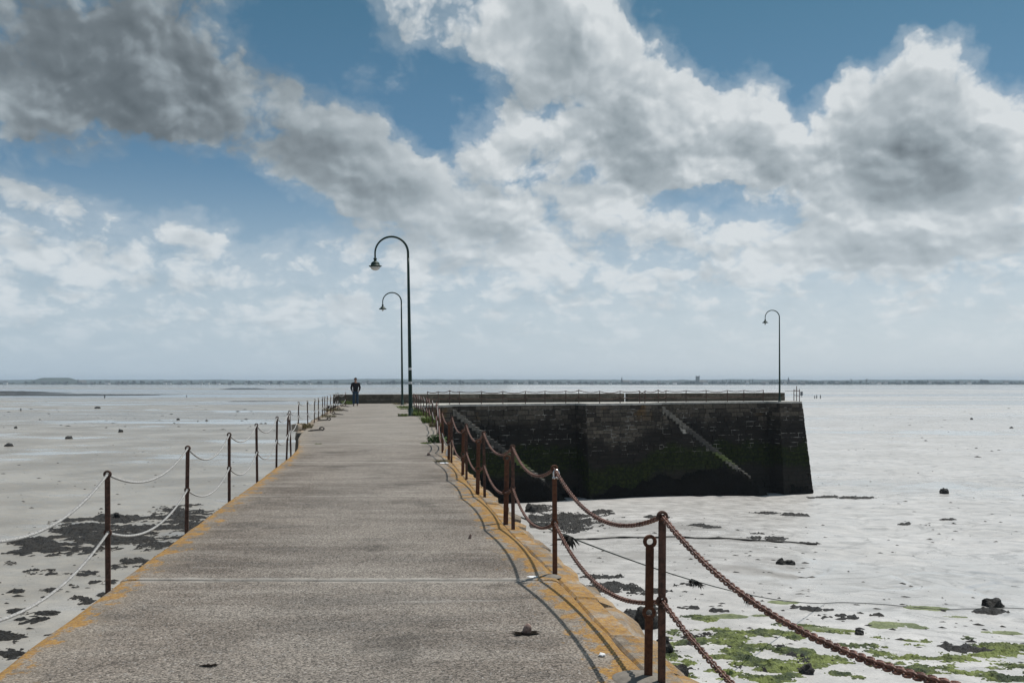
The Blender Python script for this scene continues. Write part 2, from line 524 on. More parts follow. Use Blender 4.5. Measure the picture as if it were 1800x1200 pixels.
def mat_concrete():
    m, N = material('deck_concrete')
    p = N.pos()
    x, y, z = N.xyz(p)
    o = N.math('MULTIPLY_ADD', y, .12, x)           # distance across the deck
    agg = N.voronoi(p, 105, 'F1', out='Color')
    ax, ay, az_ = N.xyz(agg)
    grain = N.noise(p, 75, 4, .75)
    big = N.noise(p, .50, 5, .62)
    mid = N.noise(N.comb(N.math('MULTIPLY', x, .55), N.math('MULTIPLY', y, 2.3), 0), 1.2, 6, .64)
    base = N.mix(N.mr(big, .36, .64), (.100, .083, .069), (.190, .165, .141))
    base = N.mix(N.math('MULTIPLY', N.mr(mid, .47, .62), .60), base, (.215, .193, .169))
    base = N.mix(N.math('MULTIPLY', N.mr(mid, .46, .36), .55), base, (.085, .076, .068))
    # trodden, paler middle
    base = N.mix(N.math('MULTIPLY', N.mr(N.math('ABSOLUTE', N.math('ADD', o, .25)), 1.5, .2), .28), base, (.22, .205, .185))
    g1 = N.mr(ax, 0, 1, .28, 1.80, smooth=False)
    g2 = N.mr(grain, .3, .7, .62, 1.42, smooth=False)
    gd = N.math('MULTIPLY', g1, g2)
    # stones of the mix worn bare
    st1 = N.mr(ay, .955, .975)
    c = N.vmath('SCALE', base, gd)
    c = N.mix(N.math('MULTIPLY', st1, .7), c, N.mix(az_, (.30, .28, .25), (.42, .41, .40)))
    # pale scuffed cross streaks
    st = N.noise(N.comb(N.math('MULTIPLY', x, .30), N.math('MULTIPLY', y, 2.9), 3.7), 1.6, 6, .68)
    far = N.mr(y, 8.5, 24.0, .0, 1.0)
    st = N.mr(N.math('MULTIPLY_ADD', far, .050, st), .625, .70)
    st = N.math('MULTIPLY', st, N.mr(grain, .35, .6, .3, 1.0))
    c = N.mix(N.math('MULTIPLY', st, .8), c, (.40, .38, .35))
    # damp stains
    dm = N.noise(N.vmath('ADD', p, (7.3, 2.2, 0)), .85, 5, .6)
    c = N.vmath('SCALE', c, N.mr(dm, .56, .68, 1.0, .62))
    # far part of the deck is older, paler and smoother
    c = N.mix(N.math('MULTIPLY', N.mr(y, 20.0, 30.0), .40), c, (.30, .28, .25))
    # fine cracks
    cv = N.vmath('ADD', p, N.vmath('SCALE', N.noise(p, 1.6, 4, .6, out='Color'), .7))
    cr = N.voronoi(cv, .42, 'DISTANCE_TO_EDGE')
    crm = N.math('MULTIPLY', N.mr(cr, .007, .0025), N.mr(N.noise(p, .45, 2, .5), .50, .60))
    c = N.mix(N.math('MULTIPLY', crm, .42), c, (.035, .03, .027))
    e = N.attr('edge')
    jn = N.attr('joint')
    en = N.math('MULTIPLY_ADD', N.math('SUBTRACT', N.noise(p, 2.6, 4, .6), .5), .55, e)
    c = N.mix(N.math('MULTIPLY', N.mr(en, .45, .02), .35), c, (.27, .225, .17))
    jp = N.math('MULTIPLY_ADD', N.math('SUBTRACT', N.noise(p, 5, 4, .6), .5), .16, jn)
    c = N.mix(N.math('MULTIPLY', N.mr(jp, .07, .0), .75), c, (.42, .395, .36))
    # orange lichen on the rim
    ln = N.noise(N.comb(x, N.math('MULTIPLY', y, .7), 0), 5.5, 6, .70)
    le = N.math('MULTIPLY_ADD', N.math('SUBTRACT', ln, .55), 1.35, N.math('SUBTRACT', N.attr('lich'), e))
    lm = N.mr(le, -.04, .07)
    lm = N.math('MULTIPLY', lm, N.mr(grain, .32, .58, .30, 1.0))
    c = lichen(N, N.math('MULTIPLY', lm, .90), c, p)
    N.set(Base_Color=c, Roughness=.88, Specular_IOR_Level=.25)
    h = N.math('ADD', grain, N.math('MULTIPLY', ax, .9))
    N.set(Normal=N.bump(h, .7, .007))
    return m

def mat_edge_stone():
    m, N = material('edge_stone')
    p = N.pos()
    x, y, z = N.xyz(p)
    big = N.noise(p, 3.0, 4, .6)
    gr = N.noise(p, 70, 4, .7)
    c = N.mix(N.mr(big, .35, .65), (.20, .165, .13), (.34, .29, .235))
    c = N.vmath('SCALE', c, N.mr(gr, .3, .7, .6, 1.35, smooth=False))
    rnd = N.n('ShaderNodeObjectInfo').outputs['Random']
    c = N.vmath('SCALE', c, N.mr(rnd, 0, 1, .7, 1.2, smooth=False))
    up = N.xyz(N.n('ShaderNodeNewGeometry').outputs['Normal'])[2]
    lm = N.noise(p, 4.2, 5, .68)
    lm = N.math('MULTIPLY_ADD', rnd, .10, lm)
    lm = N.math('MULTIPLY', N.math('MULTIPLY', N.mr(lm, .47, .60), N.mr(gr, .36, .58, .30, 1.0)), N.mr(up, .2, .6, .25, 1.0))
    lm = N.math('MULTIPLY', N.math('MULTIPLY', lm, N.mr(z, -.3, -.06, 0.12, 1.0)), N.mr(y, 22.0, 30.0, 1.0, .12))
    c = lichen(N, N.math('MULTIPLY', lm, .92), c, p, 3.0)
    c = N.mix(N.mr(z, -.10, -.5), c, (.085, .066, .045))
    N.set(Base_Color=c, Roughness=.9, Specular_IOR_Level=.2, Normal=N.bump(N.math('ADD', gr, big), .7, .012))
    return m

def tide_zones(N, c, p, tint=None):
    """dry top, black lichen belt, green weed belt, bare wet foot"""
    x, y, z = N.xyz(p)
    n = N.noise(N.comb(N.math('MULTIPLY', x, .5), N.math('MULTIPLY', y, .5), N.math('MULTIPLY', z, .35)), .9, 5, .62)
    zz = N.math('MULTIPLY_ADD', N.math('SUBTRACT', n, .5), 2.6, z)
    zz = N.math('ADD', zz, N.math('MULTIPLY', N.math('MULTIPLY', N.mr(x, 4.6, 5.6), N.mr(x, 12.0, 8.5)), 1.25))
    fine = N.noise(p, 5, 4, .7)
    c = N.mix(N.math('MULTIPLY', N.mr(zz, -.9, -2.0), .93), c, (.019, .0165, .0145))
    g = N.math('MULTIPLY', N.mr(zz, -2.9, -3.5), N.mr(zz, -5.6, -4.7))
    gc = N.mix(N.mr(fine, .4, .62), (.008, .014, .004), (.030, .039, .010))
    c = N.mix(N.math('MULTIPLY', g, N.mr(fine, .30, .5, .45, .95)), c, gc)
    low = N.mr(zz, -4.6, -5.6)
    c = N.mix(N.math('MULTIPLY', low, .8), c, (.028, .025, .021))
    return c

def mat_wall_stone():
    m, N = material('wall_stone')
    p = N.pos()
    t = N.attr('tint')
    c = N.mix(t, (.040, .034, .028), (.125, .106, .084))
    n = N.noise(p, 6, 5, .65)
    c = N.vmath('SCALE', c, N.mr(n, .3, .7, .6, 1.35, smooth=False))
    o = N.noise(p, .55, 3, .6)
    x, y, z = N.xyz(p)
    om = N.math('MULTIPLY', N.mr(o, .60, .70), N.mr(z, -1.5, -.3))
    c = N.mix(N.math('MULTIPLY', om, .6), c, (.16, .085, .022))
    c = tide_zones(N, c, p)
    N.set(Base_Color=c, Roughness=.9, Specular_IOR_Level=.08, Normal=N.bump(n, .8, .03))
    return m

def mat_mortar():
    m, N = material('wall_mortar')
    p = N.pos()
    n = N.noise(p, 1.3, 5, .65)
    c = N.mix(N.mr(n, .50, .66), (.022, .020, .018), (.42, .40, .36))
    x, y, z = N.xyz(p)
    c = N.mix(N.mr(z, -3.2, -4.0), c, (.018, .018, .015))
    N.set(Base_Color=c, Roughness=.95, Specular_IOR_Level=.1)
    return m

def mat_parapet():
    m, N = material('parapet_stone')
    p = N.pos()
    r = N.n('ShaderNodeObjectInfo').outputs['Random']
    n = N.noise(p, 4, 5, .65)
    c = N.mix(r, (.075, .065, .05), (.145, .13, .105))
    c = N.vmath('SCALE', c, N.mr(n, .3, .7, .6, 1.35, smooth=False))
    x, y, z = N.xyz(p)
    c = N.mix(N.math('MULTIPLY', N.mr(z, .28, .02), N.mr(n, .4, .6, .3, .9)), c, (.035, .032, .022))
    N.set(Base_Color=c, Roughness=.9, Specular_IOR_Level=.2, Normal=N.bump(n, .6, .02))
    return m

def mat_mud():
    m, N = material('tidal_mud')
    p = N.pos()
    x, y, z = N.xyz(p)
    flat = N.comb(x, y, 0.0)
    r = N.vmath('LENGTH', flat)
    near = N.mr(r, 45.0, 190.0, 1.0, 0.0)
    n1 = N.noise(flat, .10, 6, .60)
    n2 = N.noise(N.comb(N.math('MULTIPLY', x, .8), N.math('MULTIPLY', y, 1.1), 1.0), 1.1, 6, .66)
    n3 = N.noise(flat, 10.0, 4, .72)
    band = N.noise(N.comb(N.math('MULTIPLY', x, .009), N.math('MULTIPLY', y, .034), 0), 1.0, 6, .60)
    fband = N.noise(N.comb(N.math('MULTIPLY', x, .0013), N.math('MULTIPLY', y, .0075), 5.0), 1.0, 6, .62)
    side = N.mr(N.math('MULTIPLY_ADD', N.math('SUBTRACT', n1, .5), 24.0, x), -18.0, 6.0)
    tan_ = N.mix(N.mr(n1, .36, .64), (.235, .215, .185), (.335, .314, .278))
    sheen_sil = N.mix(N.mr(n1, .36, .64), (.45, .437, .42), (.525, .513, .50))  # paler right-hand mud: sunward sheen put into the base colour
    c = N.mix(side, tan_, sheen_sil)
    c = N.vmath('SCALE', c, N.mr(n2, .3, .7, .84, 1.14, smooth=False))
    g = N.mr(n3, .3, .7, .84, 1.12, smooth=False)
    c = N.vmath('SCALE', c, N.mixf(N.math('MULTIPLY_ADD', near, .8, .2), 1.0, g))
    # dark grit and shell drift, gathered in patches and strings
    sp = N.noise(N.comb(N.math('MULTIPLY', x, .75), N.math('MULTIPLY', y, 1.35), 2.0), 3.0, 6, .74)
    patch = N.noise(N.comb(N.math('MULTIPLY', x, .07), N.math('MULTIPLY', y, .12), 9.0), 1.0, 4, .6)
    spm = N.math('MULTIPLY', N.mr(sp, .60, .68), N.mr(patch, .44, .66, .06, 1.0))
    c = N.mix(N.math('MULTIPLY', spm, .62), c, (.085, .080, .070))
    # drainage threads on the open side
    wv = N.noise(N.comb(N.math('MULTIPLY', x, .05), N.math('MULTIPLY', y, .05), 4.0), 1.0, 3, .5, out='Color')
    tp = N.vmath('ADD', N.comb(N.math('MULTIPLY', x, .10), N.math('MULTIPLY', y, .19), 0), N.vmath('SCALE', wv, 2.6))
    th = N.noise(tp, 1.6, 4, .55)
    thm = N.math('MULTIPLY', N.mr(N.math('ABSOLUTE', N.math('SUBTRACT', th, .5)), .022, .004), N.math('MULTIPLY', N.mr(x, 6.0, 16.0), N.mr(r, 320.0, 90.0)))
    c = N.mix(N.math('MULTIPLY', thm, .38), c, (.16, .155, .145))
    # standing films of water
    wet = N.mr(N.math('MULTIPLY_ADD', band, .72, N.math('MULTIPLY', n1, .28)), .515, .585)
    wetf = N.math('MULTIPLY', N.mr(fband, .44, .58), N.mr(r, 140.0, 500.0))
    w = N.math('MAXIMUM', wet, wetf)
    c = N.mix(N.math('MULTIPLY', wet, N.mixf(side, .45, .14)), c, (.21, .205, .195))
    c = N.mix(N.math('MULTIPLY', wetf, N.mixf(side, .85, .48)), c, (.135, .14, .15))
    rough = N.mixf(w, N.mr(n2, .3, .7, .27, .46), .09)
    h = N.math('ADD', N.math('MULTIPLY', n3, .30), n2)
    hs = N.mr(r, 25.0, 240.0, .50, .07)
    bmp = N.n('ShaderNodeBump')
    N.put(bmp.inputs['Strength'], N.math('MULTIPLY', hs, N.mixf(w, 1.0, .12))); N.put(bmp.inputs['Distance'], .05); N.put(bmp.inputs['Height'], h)
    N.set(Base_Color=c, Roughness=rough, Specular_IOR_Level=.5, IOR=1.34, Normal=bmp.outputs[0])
    return m

def mat_rust(name, dark, light, rough=.8):
    m, N = material(name)
    p = N.pos()
    n = N.noise(p, 38, 5, .7)
    v = N.noise(p, 7, 3, .6)
    c = N.mix(N.mr(n, .35, .68), dark, light)
    c = N.mix(N.math('MULTIPLY', N.mr(v, .5, .65), .5), c, tuple(q * .45 for q in dark))
    N.set(Base_Color=c, Roughness=rough, Specular_IOR_Level=.45, Normal=N.bump(n, .5, .003))
    return m

def mat_weed(name, c0, c1, scale=6.0, rough=.55, glint_speck=0.0):
    m, N = material(name)
    p = N.pos()
    n = N.noise(p, scale, 6, .72)
    n2 = N.noise(p, scale * .18, 3, .6)
    c = N.mix(N.mr(N.math('MULTIPLY_ADD', n2, .5, N.math('MULTIPLY', n, .5)), .40, .60), c0, c1)
    if glint_speck:
        sp = N.noise(p, 16.0, 3, .75)
        c = N.mix(N.math('MULTIPLY', N.mr(sp, .62, .68), glint_speck), c, (.13, .125, .11))  # sparkle on the wet weed, painted in as pale specks
    N.set(Base_Color=c, Roughness=rough, Specular_IOR_Level=.35, Normal=N.bump(n, 1.0, .10))
    return m

CONCRETE = mat_concrete()
EDGE = mat_edge_stone()
WALL = mat_wall_stone()
MORTAR = mat_mortar()
PARAPET = mat_parapet()
MUD = mat_mud()
RUST = mat_rust('rust_orange', (.070, .026, .013), (.135, .052, .024))
RUSTD = mat_rust('rust_dark', (.048, .025, .017), (.120, .060, .042))
CHAIN = mat_rust('rusty_chain', (.085, .034, .022), (.235, .110, .075), .5)
CHAINP = mat_rust('greyed_chain', (.13, .115, .105), (.33, .30, .28), .6)
ROPE = simple('white_rope', (.36, .355, .345), .8, .45, 70)
TIEROPE = simple('mooring_rope', (.035, .042, .038), .8, .3, 30)
GREENP = simple('green_paint', (.008, .030, .022), .55, .2, 9, spec=.3)
GLASSM = simple('lamp_glass', (.50, .50, .48), .15, .1, 8, spec=.5)
STICK = simple('sticker_white', (.55, .56, .56), .5, .2, 60)
KELP = mat_weed('dark_wrack', (.003, .0026, .0022), (.020, .017, .013), 9.0, .6, .7)
KELPW = simple('wall_wrack', (.0065, .006, .005), .8, .5, 14, spec=.1)
ALGAE = mat_weed('green_algae', (.018, .034, .006), (.165, .200, .045), 3.4, .65)
ALGAEL = mat_weed('pale_algae', (.10, .125, .055), (.22, .25, .12), 3.6, .7)
ROCK = mat_weed('dark_rock', (.012, .011, .010), (.050, .047, .042), 7.0, .7)
GRASS = simple('grass_blade', (.15, .20, .045), .7, .5, 7)
LEAF = simple('leaf_green', (.075, .14, .03), .6, .4, 9)
DRYG = simple('dry_grass', (.20, .17, .085), .8, .4, 9)
SCRAP = simple('white_scrap', (.72, .73, .74), .6, .1, 25)
JACKET = simple('jacket_navy', (.010, .011, .015), .8, .3, 12)
JEANS = simple('jeans_blue', (.034, .060, .092), .9, .25, 10)
SKIN = simple('skin', (.40, .22, .16), .6, .08, 8)
SHOE = simple('shoe_dark', (.015, .013, .012), .6, .2, 12)
HAIR = simple('hair_dark', (.022, .016, .012), .8, .3, 30)
PIN = mat_rust('pin_rust', (.16, .10, .08), (.36, .27, .23), .6)
PIT_SHADE = simple('pit_shade', (.014, .012, .010), 1.0, .6, 40, spec=0.0)
MORTPAD = simple('mortar_pad', (.17, .152, .13), .9, .25, 30, bumpd=.004)
HILL = simple('hill_land', (.045, .058, .045), .95, .35, .02, spec=.1)
SHORE = simple('shore_land', (.085, .095, .065), .95, .4, .04)
FTREE = simple('far_tree', (.020, .026, .018), .95, .3, .2)
FTREE2 = simple('far_bare_tree', (.060, .055, .045), .95, .3, .2)
FWALL = simple('far_house_wall', (.74, .72, .68), .85, .1, .3)
FWALLG = simple('far_stone_wall', (.20, .19, .17), .9, .15, .3)
FROOF = simple('far_slate_roof', (.060, .063, .070), .7, .15, .3)
BED = mat_weed('mussel_bed', (.010, .011, .011), (.035, .036, .034), 1.0, .7)

# ------------------------------------------------------------------ ground: one sheet of tidal flat out to the far shore
def build_flat():
    a_in = np.linspace(-R(33), R(33), 520)
    a_out = np.linspace(R(33), 2 * math.pi - R(33), 70)[1:-1]
    ang = np.concatenate([a_in, a_out])
    rad = np.concatenate([[0.6, 4, 8, 12, 16, 20, 23], np.geomspace(25, 420, 300), np.geomspace(430, 5300, 60)])
    A, RR = np.meshgrid(ang, rad)
    X, Y = np.sin(A) * RR, np.cos(A) * RR
    Z = tz(X, Y)
    V = np.stack([X.ravel(), Y.ravel(), Z.ravel()], 1)
    na, nr = len(ang), len(rad)
    i, j = np.meshgrid(np.arange(nr - 1), np.arange(na), indexing='ij')
    j2 = (j + 1) % na
    F = np.stack([i * na + j, (i + 1) * na + j, (i + 1) * na + j2, i * na + j2], -1).reshape(-1, 4)
    me = bpy.data.meshes.new('tidal_flat')
    me.vertices.add(len(V)); me.vertices.foreach_set('co', V.ravel())
    me.loops.add(F.size); me.loops.foreach_set('vertex_index', F.ravel().astype(np.int32))
    me.polygons.add(len(F)); me.polygons.foreach_set('loop_start', np.arange(0, F.size, 4, dtype=np.int32))
    me.polygons.foreach_set('use_smooth', np.ones(len(F), bool))
    me.update(calc_edges=True)
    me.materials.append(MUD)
    # close the hole under the camera
    o = link('tidal_flat', me)
    tag(o, kind='structure', label='grey wet sand and mud of the bay at low tide')
build_flat()

# ------------------------------------------------------------------ far shore: low land, hills, the mound
def strip_hill(name, y0, depth, prof, x0, x1, step, mat, seed, label):
    xs = np.arange(x0, x1 + step, step)
    rows = [0, .12, .3, .5, .75, 1.0]
    shp = [0, .45, .8, 1.0, .7, 0]
    h = prof(xs)
    V, F = [], []
    for k, (r, s) in enumerate(zip(rows, shp)):
        jit = 1 + .18 * fbm(xs / 60.0, np.full_like(xs, k * 3.1), 3, seed)
        for i, x in enumerate(xs):
            V.append((x, y0 + depth * r, -6.9 + (h[i] + 6.9) * s * (jit[i] if 0 < s < 1 else 1) - (.6 if s == 0 else 0)))
    n = len(xs)
    for k in range(len(rows) - 1):
        for i in range(n - 1):
            F.append((k * n + i, k * n + i + 1, (k + 1) * n + i + 1, (k + 1) * n + i))
    o = link(name, mesh(name, V, F, mat, True))
    tag(o, label, kind='structure')
    return o

strip_hill('shore_land', 2440, 900, lambda x: -5.2 + .9 * fbm(x / 120, x * 0, 3, 4), -4200, 4200, 24, SHORE, 5, 'low land along the far shore')
strip_hill('hills', 4000, 900, lambda x: 8.5 + 5.5 * fbm(x / 420, x * 0 + 2, 3, 8) + 2.0 * fbm(x / 60, x * 0, 3, 12) + 2.5 * sstep(-1200, -500, x) * sstep(500, -300, x), -4100, 4100, 12, HILL, 6, 'long low hills across the bay')
def mound_prof(x):
    xx = (x + 1405) / 82.0
    return -6.9 + 19.5 * np.clip(sstep(-1.15, -.45, xx) * sstep(1.2, .45, xx), 0, 1) + (1.3 * fbm(x / 7, x * 0, 3, 21)) * sstep(-1, -.7, xx) * sstep(1, .7, xx)
strip_hill('mound', 3000, 130, mound_prof, -1505, -1300, 2.0, HILL, 7, 'lone flat topped mound on the far shore')

# the air: pale haze between here and the far shore
def build_haze():
    mb = MB().box(-5600, 5600, -5600, 5600, -9.2, 22.0)
    m = bpy.data.materials.new('haze_air'); m.use_nodes = True
    t = m.node_tree; t.nodes.clear()
    out = t.nodes.new('ShaderNodeOutputMaterial'); v = t.nodes.new('ShaderNodeVolumePrincipled')
    v.inputs['Color'].default_value = (.70, .85, 1.0, 1); v.inputs['Density'].default_value = HAZE
    v.inputs['Anisotropy'].default_value = 0.0
    t.links.new(v.outputs[0], out.inputs['Volume'])
    o = link('haze', mb.mesh('haze', m))
    tag(o, kind='stuff')
HAZE = 0.00016
build_haze()

# ------------------------------------------------------------------ the pier
AX = (690.0 - 900.0) / FPX            # pier axis: X = AX * Y
OL = np.array([(-6, -2.12), (20.5, -2.12), (23, -2.20), (25, -2.36), (27, -2.56), (29.5, -2.72), (32, -2.82), (37, -2.95), (50, -3.10), (63, -3.2), (74, -3.25)])
OR = np.array([(-6, 1.47), (5.4, 1.355), (7.75, 1.30), (10.5, 1.21), (15, 1.17), (19.6, 1.13), (22, 1.15), (24.2, 1.33), (28, 1.40), (36, 1.50), (45, 1.45), (53, 1.30), (74, 1.30)])
def eL(y): return AX * y + np.interp(y, OL[:, 0], OL[:, 1])
def eR(y): return AX * y + np.interp(y, OR[:, 0], OR[:, 1])

pier = empty('stone_pier', (0, 30, 0))
tag(pier, 'long straight stone pier with a grey concrete deck running out over the mud flat', 'pier')
P_OFF = Vector((0, -30, 0))

JOINTS = [-4.0, 2.1, 7.75, 13.4, 19.1, 24.7, 30.4, 36.0, 41.7, 47.3, 53.0, 58.6, 64.3, 71.2]
def build_slabs():
    for k in range(len(JOINTS) - 1):
        ya, yb = JOINTS[k] + .005, JOINTS[k + 1] - .005
        ys = np.unique(np.round(np.concatenate([[ya, ya + .012, ya + .05, ya + .12, ya + .3], np.linspace(ya + .5, yb - .5, 14), [yb - .3, yb - .12, yb - .05, yb - .012, yb]]), 4))
        lift = float(rng.uniform(-.004, .004)) + (.010 if k == 2 else 0.0)
        ed = [0.0, .025, .06, .12, .2, .35, .5, .65, .8, 1.0, 1.2]
        V, F, E, J, LI = [], [], [], [], []
        ncol = len(ed) * 2 + 1
        for y in ys:
            l, r = float(eL(y)), float(eR(y))
            l += .018 * float(perlin(y * 2.3, 0.3, 5)) + .012 * float(perlin(y * 9, 0.3, 6))
            r += .022 * float(perlin(y * 2.0, 4.3, 7)) + .015 * float(perlin(y * 8, 4.3, 8))
            jd = min(y - ya, yb - y)
            kj = k if y - ya < yb - y else k + 1
            wj = max(0.0, 1 - jd / .3)
            row = [l + e for e in ed] + [(l + r) / 2] + [r - e for e in reversed(ed)]
            for c, x in enumerate(row):
                e = min(x - l, r - x)
                z = lift - (.022 if e < .01 else (.005 if e < .03 else 0)) - (.009 if jd < .004 else 0)
                z += .006 * float(perlin(x * .9, y * .9, 14)) if e > .1 and jd > .1 else 0
                wob = wj * (.020 * float(perlin(x * 1.1, kj * 3.7, 51)) + .010 * float(perlin(x * 6.0, kj * 3.7, 52)))
                wob -= wj * .010 * max(0.0, float(perlin(x * .9, kj * 1.9, 53)) + .15) * (1 if kj == k + 1 else 0)
                V.append((x, y - 30 + wob, z)); E.append(e); J.append(jd)
                if x < (l + r) / 2: LI.append(np.interp(y, [0, 19, 22, 25, 33, 40], [.17, .21, .17, .04, -.05, -.3]))
                else: LI.append(np.interp(y, [0, 5, 12, 20, 24, 30], [.18, .24, .26, .14, .02, -.3]))
        n = len(ys)
        for i in range(n - 1):
            for c in range(ncol - 1):
                F.append((i * ncol + c, i * ncol + c + 1, (i + 1) * ncol + c + 1, (i + 1) * ncol + c))
        # skirt
        ring = [c for c in range(ncol)] + [i * ncol + ncol - 1 for i in range(1, n)] + [(n - 1) * ncol + c for c in range(ncol - 2, -1, -1)] + [i * ncol for i in range(n - 2, 0, -1)]
        b0 = len(V)
        for q in ring:
            x, y, z = V[q]; V.append((x, y, -.17)); E.append(0.0); J.append(J[q]); LI.append(LI[q] - .12)
        m = len(ring)
        for q in range(m):
            q2 = (q + 1) % m
            F.append((ring[q], b0 + q, b0 + q2, ring[q2]))
        me = mesh('slab', V, F, CONCRETE)
        for nm, arr in (('edge', E), ('joint', J), ('lich', LI)):
            at = me.attributes.new(nm, 'FLOAT', 'POINT'); at.data.foreach_set('value', np.array(arr, dtype=np.float32))
        link('slab', me, pier)
build_slabs()

# the masonry body under the deck
def build_body():
    ys = list(np.arange(-6, 72, 2.0)) + [72.0]
    V, F = [], []
    zs = [-.172, -2.2, -4.5, -8.6]
    for y in ys:
        for side in (0, 1):
            for z in zs:
                if side == 0:
                    x = float(eL(y)) + .03 - (.30 if y > 31.9 else 0) + z * .07
                else:
                    x = float(eR(y)) - .05 - z * .07
                V.append((x, y - 30, z))
    m = len(zs) * 2
    for i in range(len(ys) - 1):
        for k in range(len(zs) - 1):
            F.append((i * m + k, (i + 1) * m + k, (i + 1) * m + k + 1, i * m + k + 1))
            q = len(zs)
            F.append((i * m + q + k, i * m + q + k + 1, (i + 1) * m + q + k + 1, (i + 1) * m + q + k))
    me = mesh('pier_body', V, F, WALL)
    at = me.attributes.new('tint', 'FLOAT', 'POINT'); at.data.foreach_set('value', np.full(len(V), .45, np.float32))
    link('masonry_body', me, pier)
build_body()

# coping stones along the right edge, a rough lower course outside them, and the landing at the left
def build_edge_stones():
    k = 0
    y = 1.0
    while y < 24.0:
        l = random.uniform(.55, 1.35)
        if True:
            w = random.uniform(.16, .20)
            h = random.uniform(.16, .22)
            xc = float(eR(y + l / 2)) + w / 2 - .022
            me = block_mesh('coping_stone', l * .992, w, h, EDGE, 100 + k, .018, .10)
            ang = math.atan2(float(eR(y + l) - eR(y)), l)
            link('coping_stone', me, pier, (xc, y + l / 2 - 30, -h - random.uniform(.004, .018)), (random.uniform(-.006, .006), random.uniform(.05, .13), -ang))
        k += 1
        y += l + .01
    y = 1.2
    while y < 23.0:
        l = random.uniform(.30, .85)
        if True:
            w = random.uniform(.22, .32); h = random.uniform(.22, .34)
            xc = float(eR(y + l / 2)) + .20 + random.uniform(.10, .20) * (1 if y < 14 else .6) - w / 2
            me = rubble_mesh('rubble_stone', l * 1.04, w, h, EDGE, 400 + k)
            link('rubble_stone', me, pier, (xc, y + l / 2 - 30, -h - random.uniform(.10, .17)), (random.uniform(-.04, .04), random.uniform(.15, .4), random.uniform(-.1, .1) + .1))
        k += 1
        y += l + .02
    # third, lower course by the near end
    y = 2.0
    while y < 12.0:
        l = random.uniform(.3, .7); w = random.uniform(.26, .4); h = random.uniform(.3, .45)
        xc = float(eR(y + l / 2)) + .27 + random.uniform(.02, .12) - w / 2 + .04
        me = rubble_mesh('rubble_stone', l * 1.04, w, h, EDGE, 800 + k)
        link('rubble_stone', me, pier, (xc, y + l / 2 - 30, -h - random.uniform(.26, .45)), (random.uniform(-.1, .1), random.uniform(.1, .35), random.uniform(-.2, .2) + .1))
        k += 1; y += l + .03
    # left side: stones of the wider landing beyond the concrete
    y = 31.9
    while y < 68:
        l = random.uniform(.5, 1.1)
        w = .32; h = .3
        xc = float(eL(y + l / 2)) - w / 2 + .02
        me = block_mesh('coping_stone', l * .97, w, h, EDGE, 1200 + k, .08, .14)
        link('coping_stone', me, pier, (xc, y + l / 2 - 30, -h - random.uniform(.0, .07)), (0, random.uniform(-.06, .03), -AX * 0 + .13))
        k += 1; y += l + .015
    for q in range(4):   # loose stones on the step of the landing
        me = rubble_mesh('rubble_stone', random.uniform(.35, .6), random.uniform(.25, .4), random.uniform(.16, .26), EDGE, 1500 + q)
        yy = 32.3 + q * .9
        link('rubble_stone', me, pier, (float(eL(yy)) - .28, yy - 30, -.08), (0, 0, random.uniform(-.5, .5)))
build_edge_stones()

# ------------------------------------------------------------------ the jetty head: battered walls with stairs
HU = Vector((.915, .403, 0)).normalized(); HN = Vector((HU.y, -HU.x, 0)); HIN = -HN
HO = Vector((10.7, 72.3, 0)); REC = 1.6; BAT = .085
ORG = HO.copy()
def Fs(s, z=0.0, inn=0.0): return HO + HU * s + HIN * inn + HN * (BAT * -z) + Vector((0, 0, z))
def s_of(px, inn=0.0):
    o = HO + HIN * inn; k = (px - 900) / FPX
    return (k * o.y - o.x) / (HU.x - k * HU.y)
S_A, S_C1, S_B, S_C2, S_E = -16.0, s_of(1030), s_of(1163), s_of(1370), s_of(1409.5)
S_A2 = s_of(953); S_B2 = s_of(1312)
PARL = lambda x: 69.5 + .324 * (x + 9.9)

head = empty('jetty_head', ORG)
tag(head, 'dark stone jetty head with two flights of wall steps ending the pier', 'jetty')
def hl(p): return (p[0] - ORG.x, p[1] - ORG.y, p[2])

def stair_z(s, a, b, ztop, zbot):
    return ztop + (zbot - ztop) * (s - a) / (b - a)
ZB1, ZB2 = -5.1, -5.55

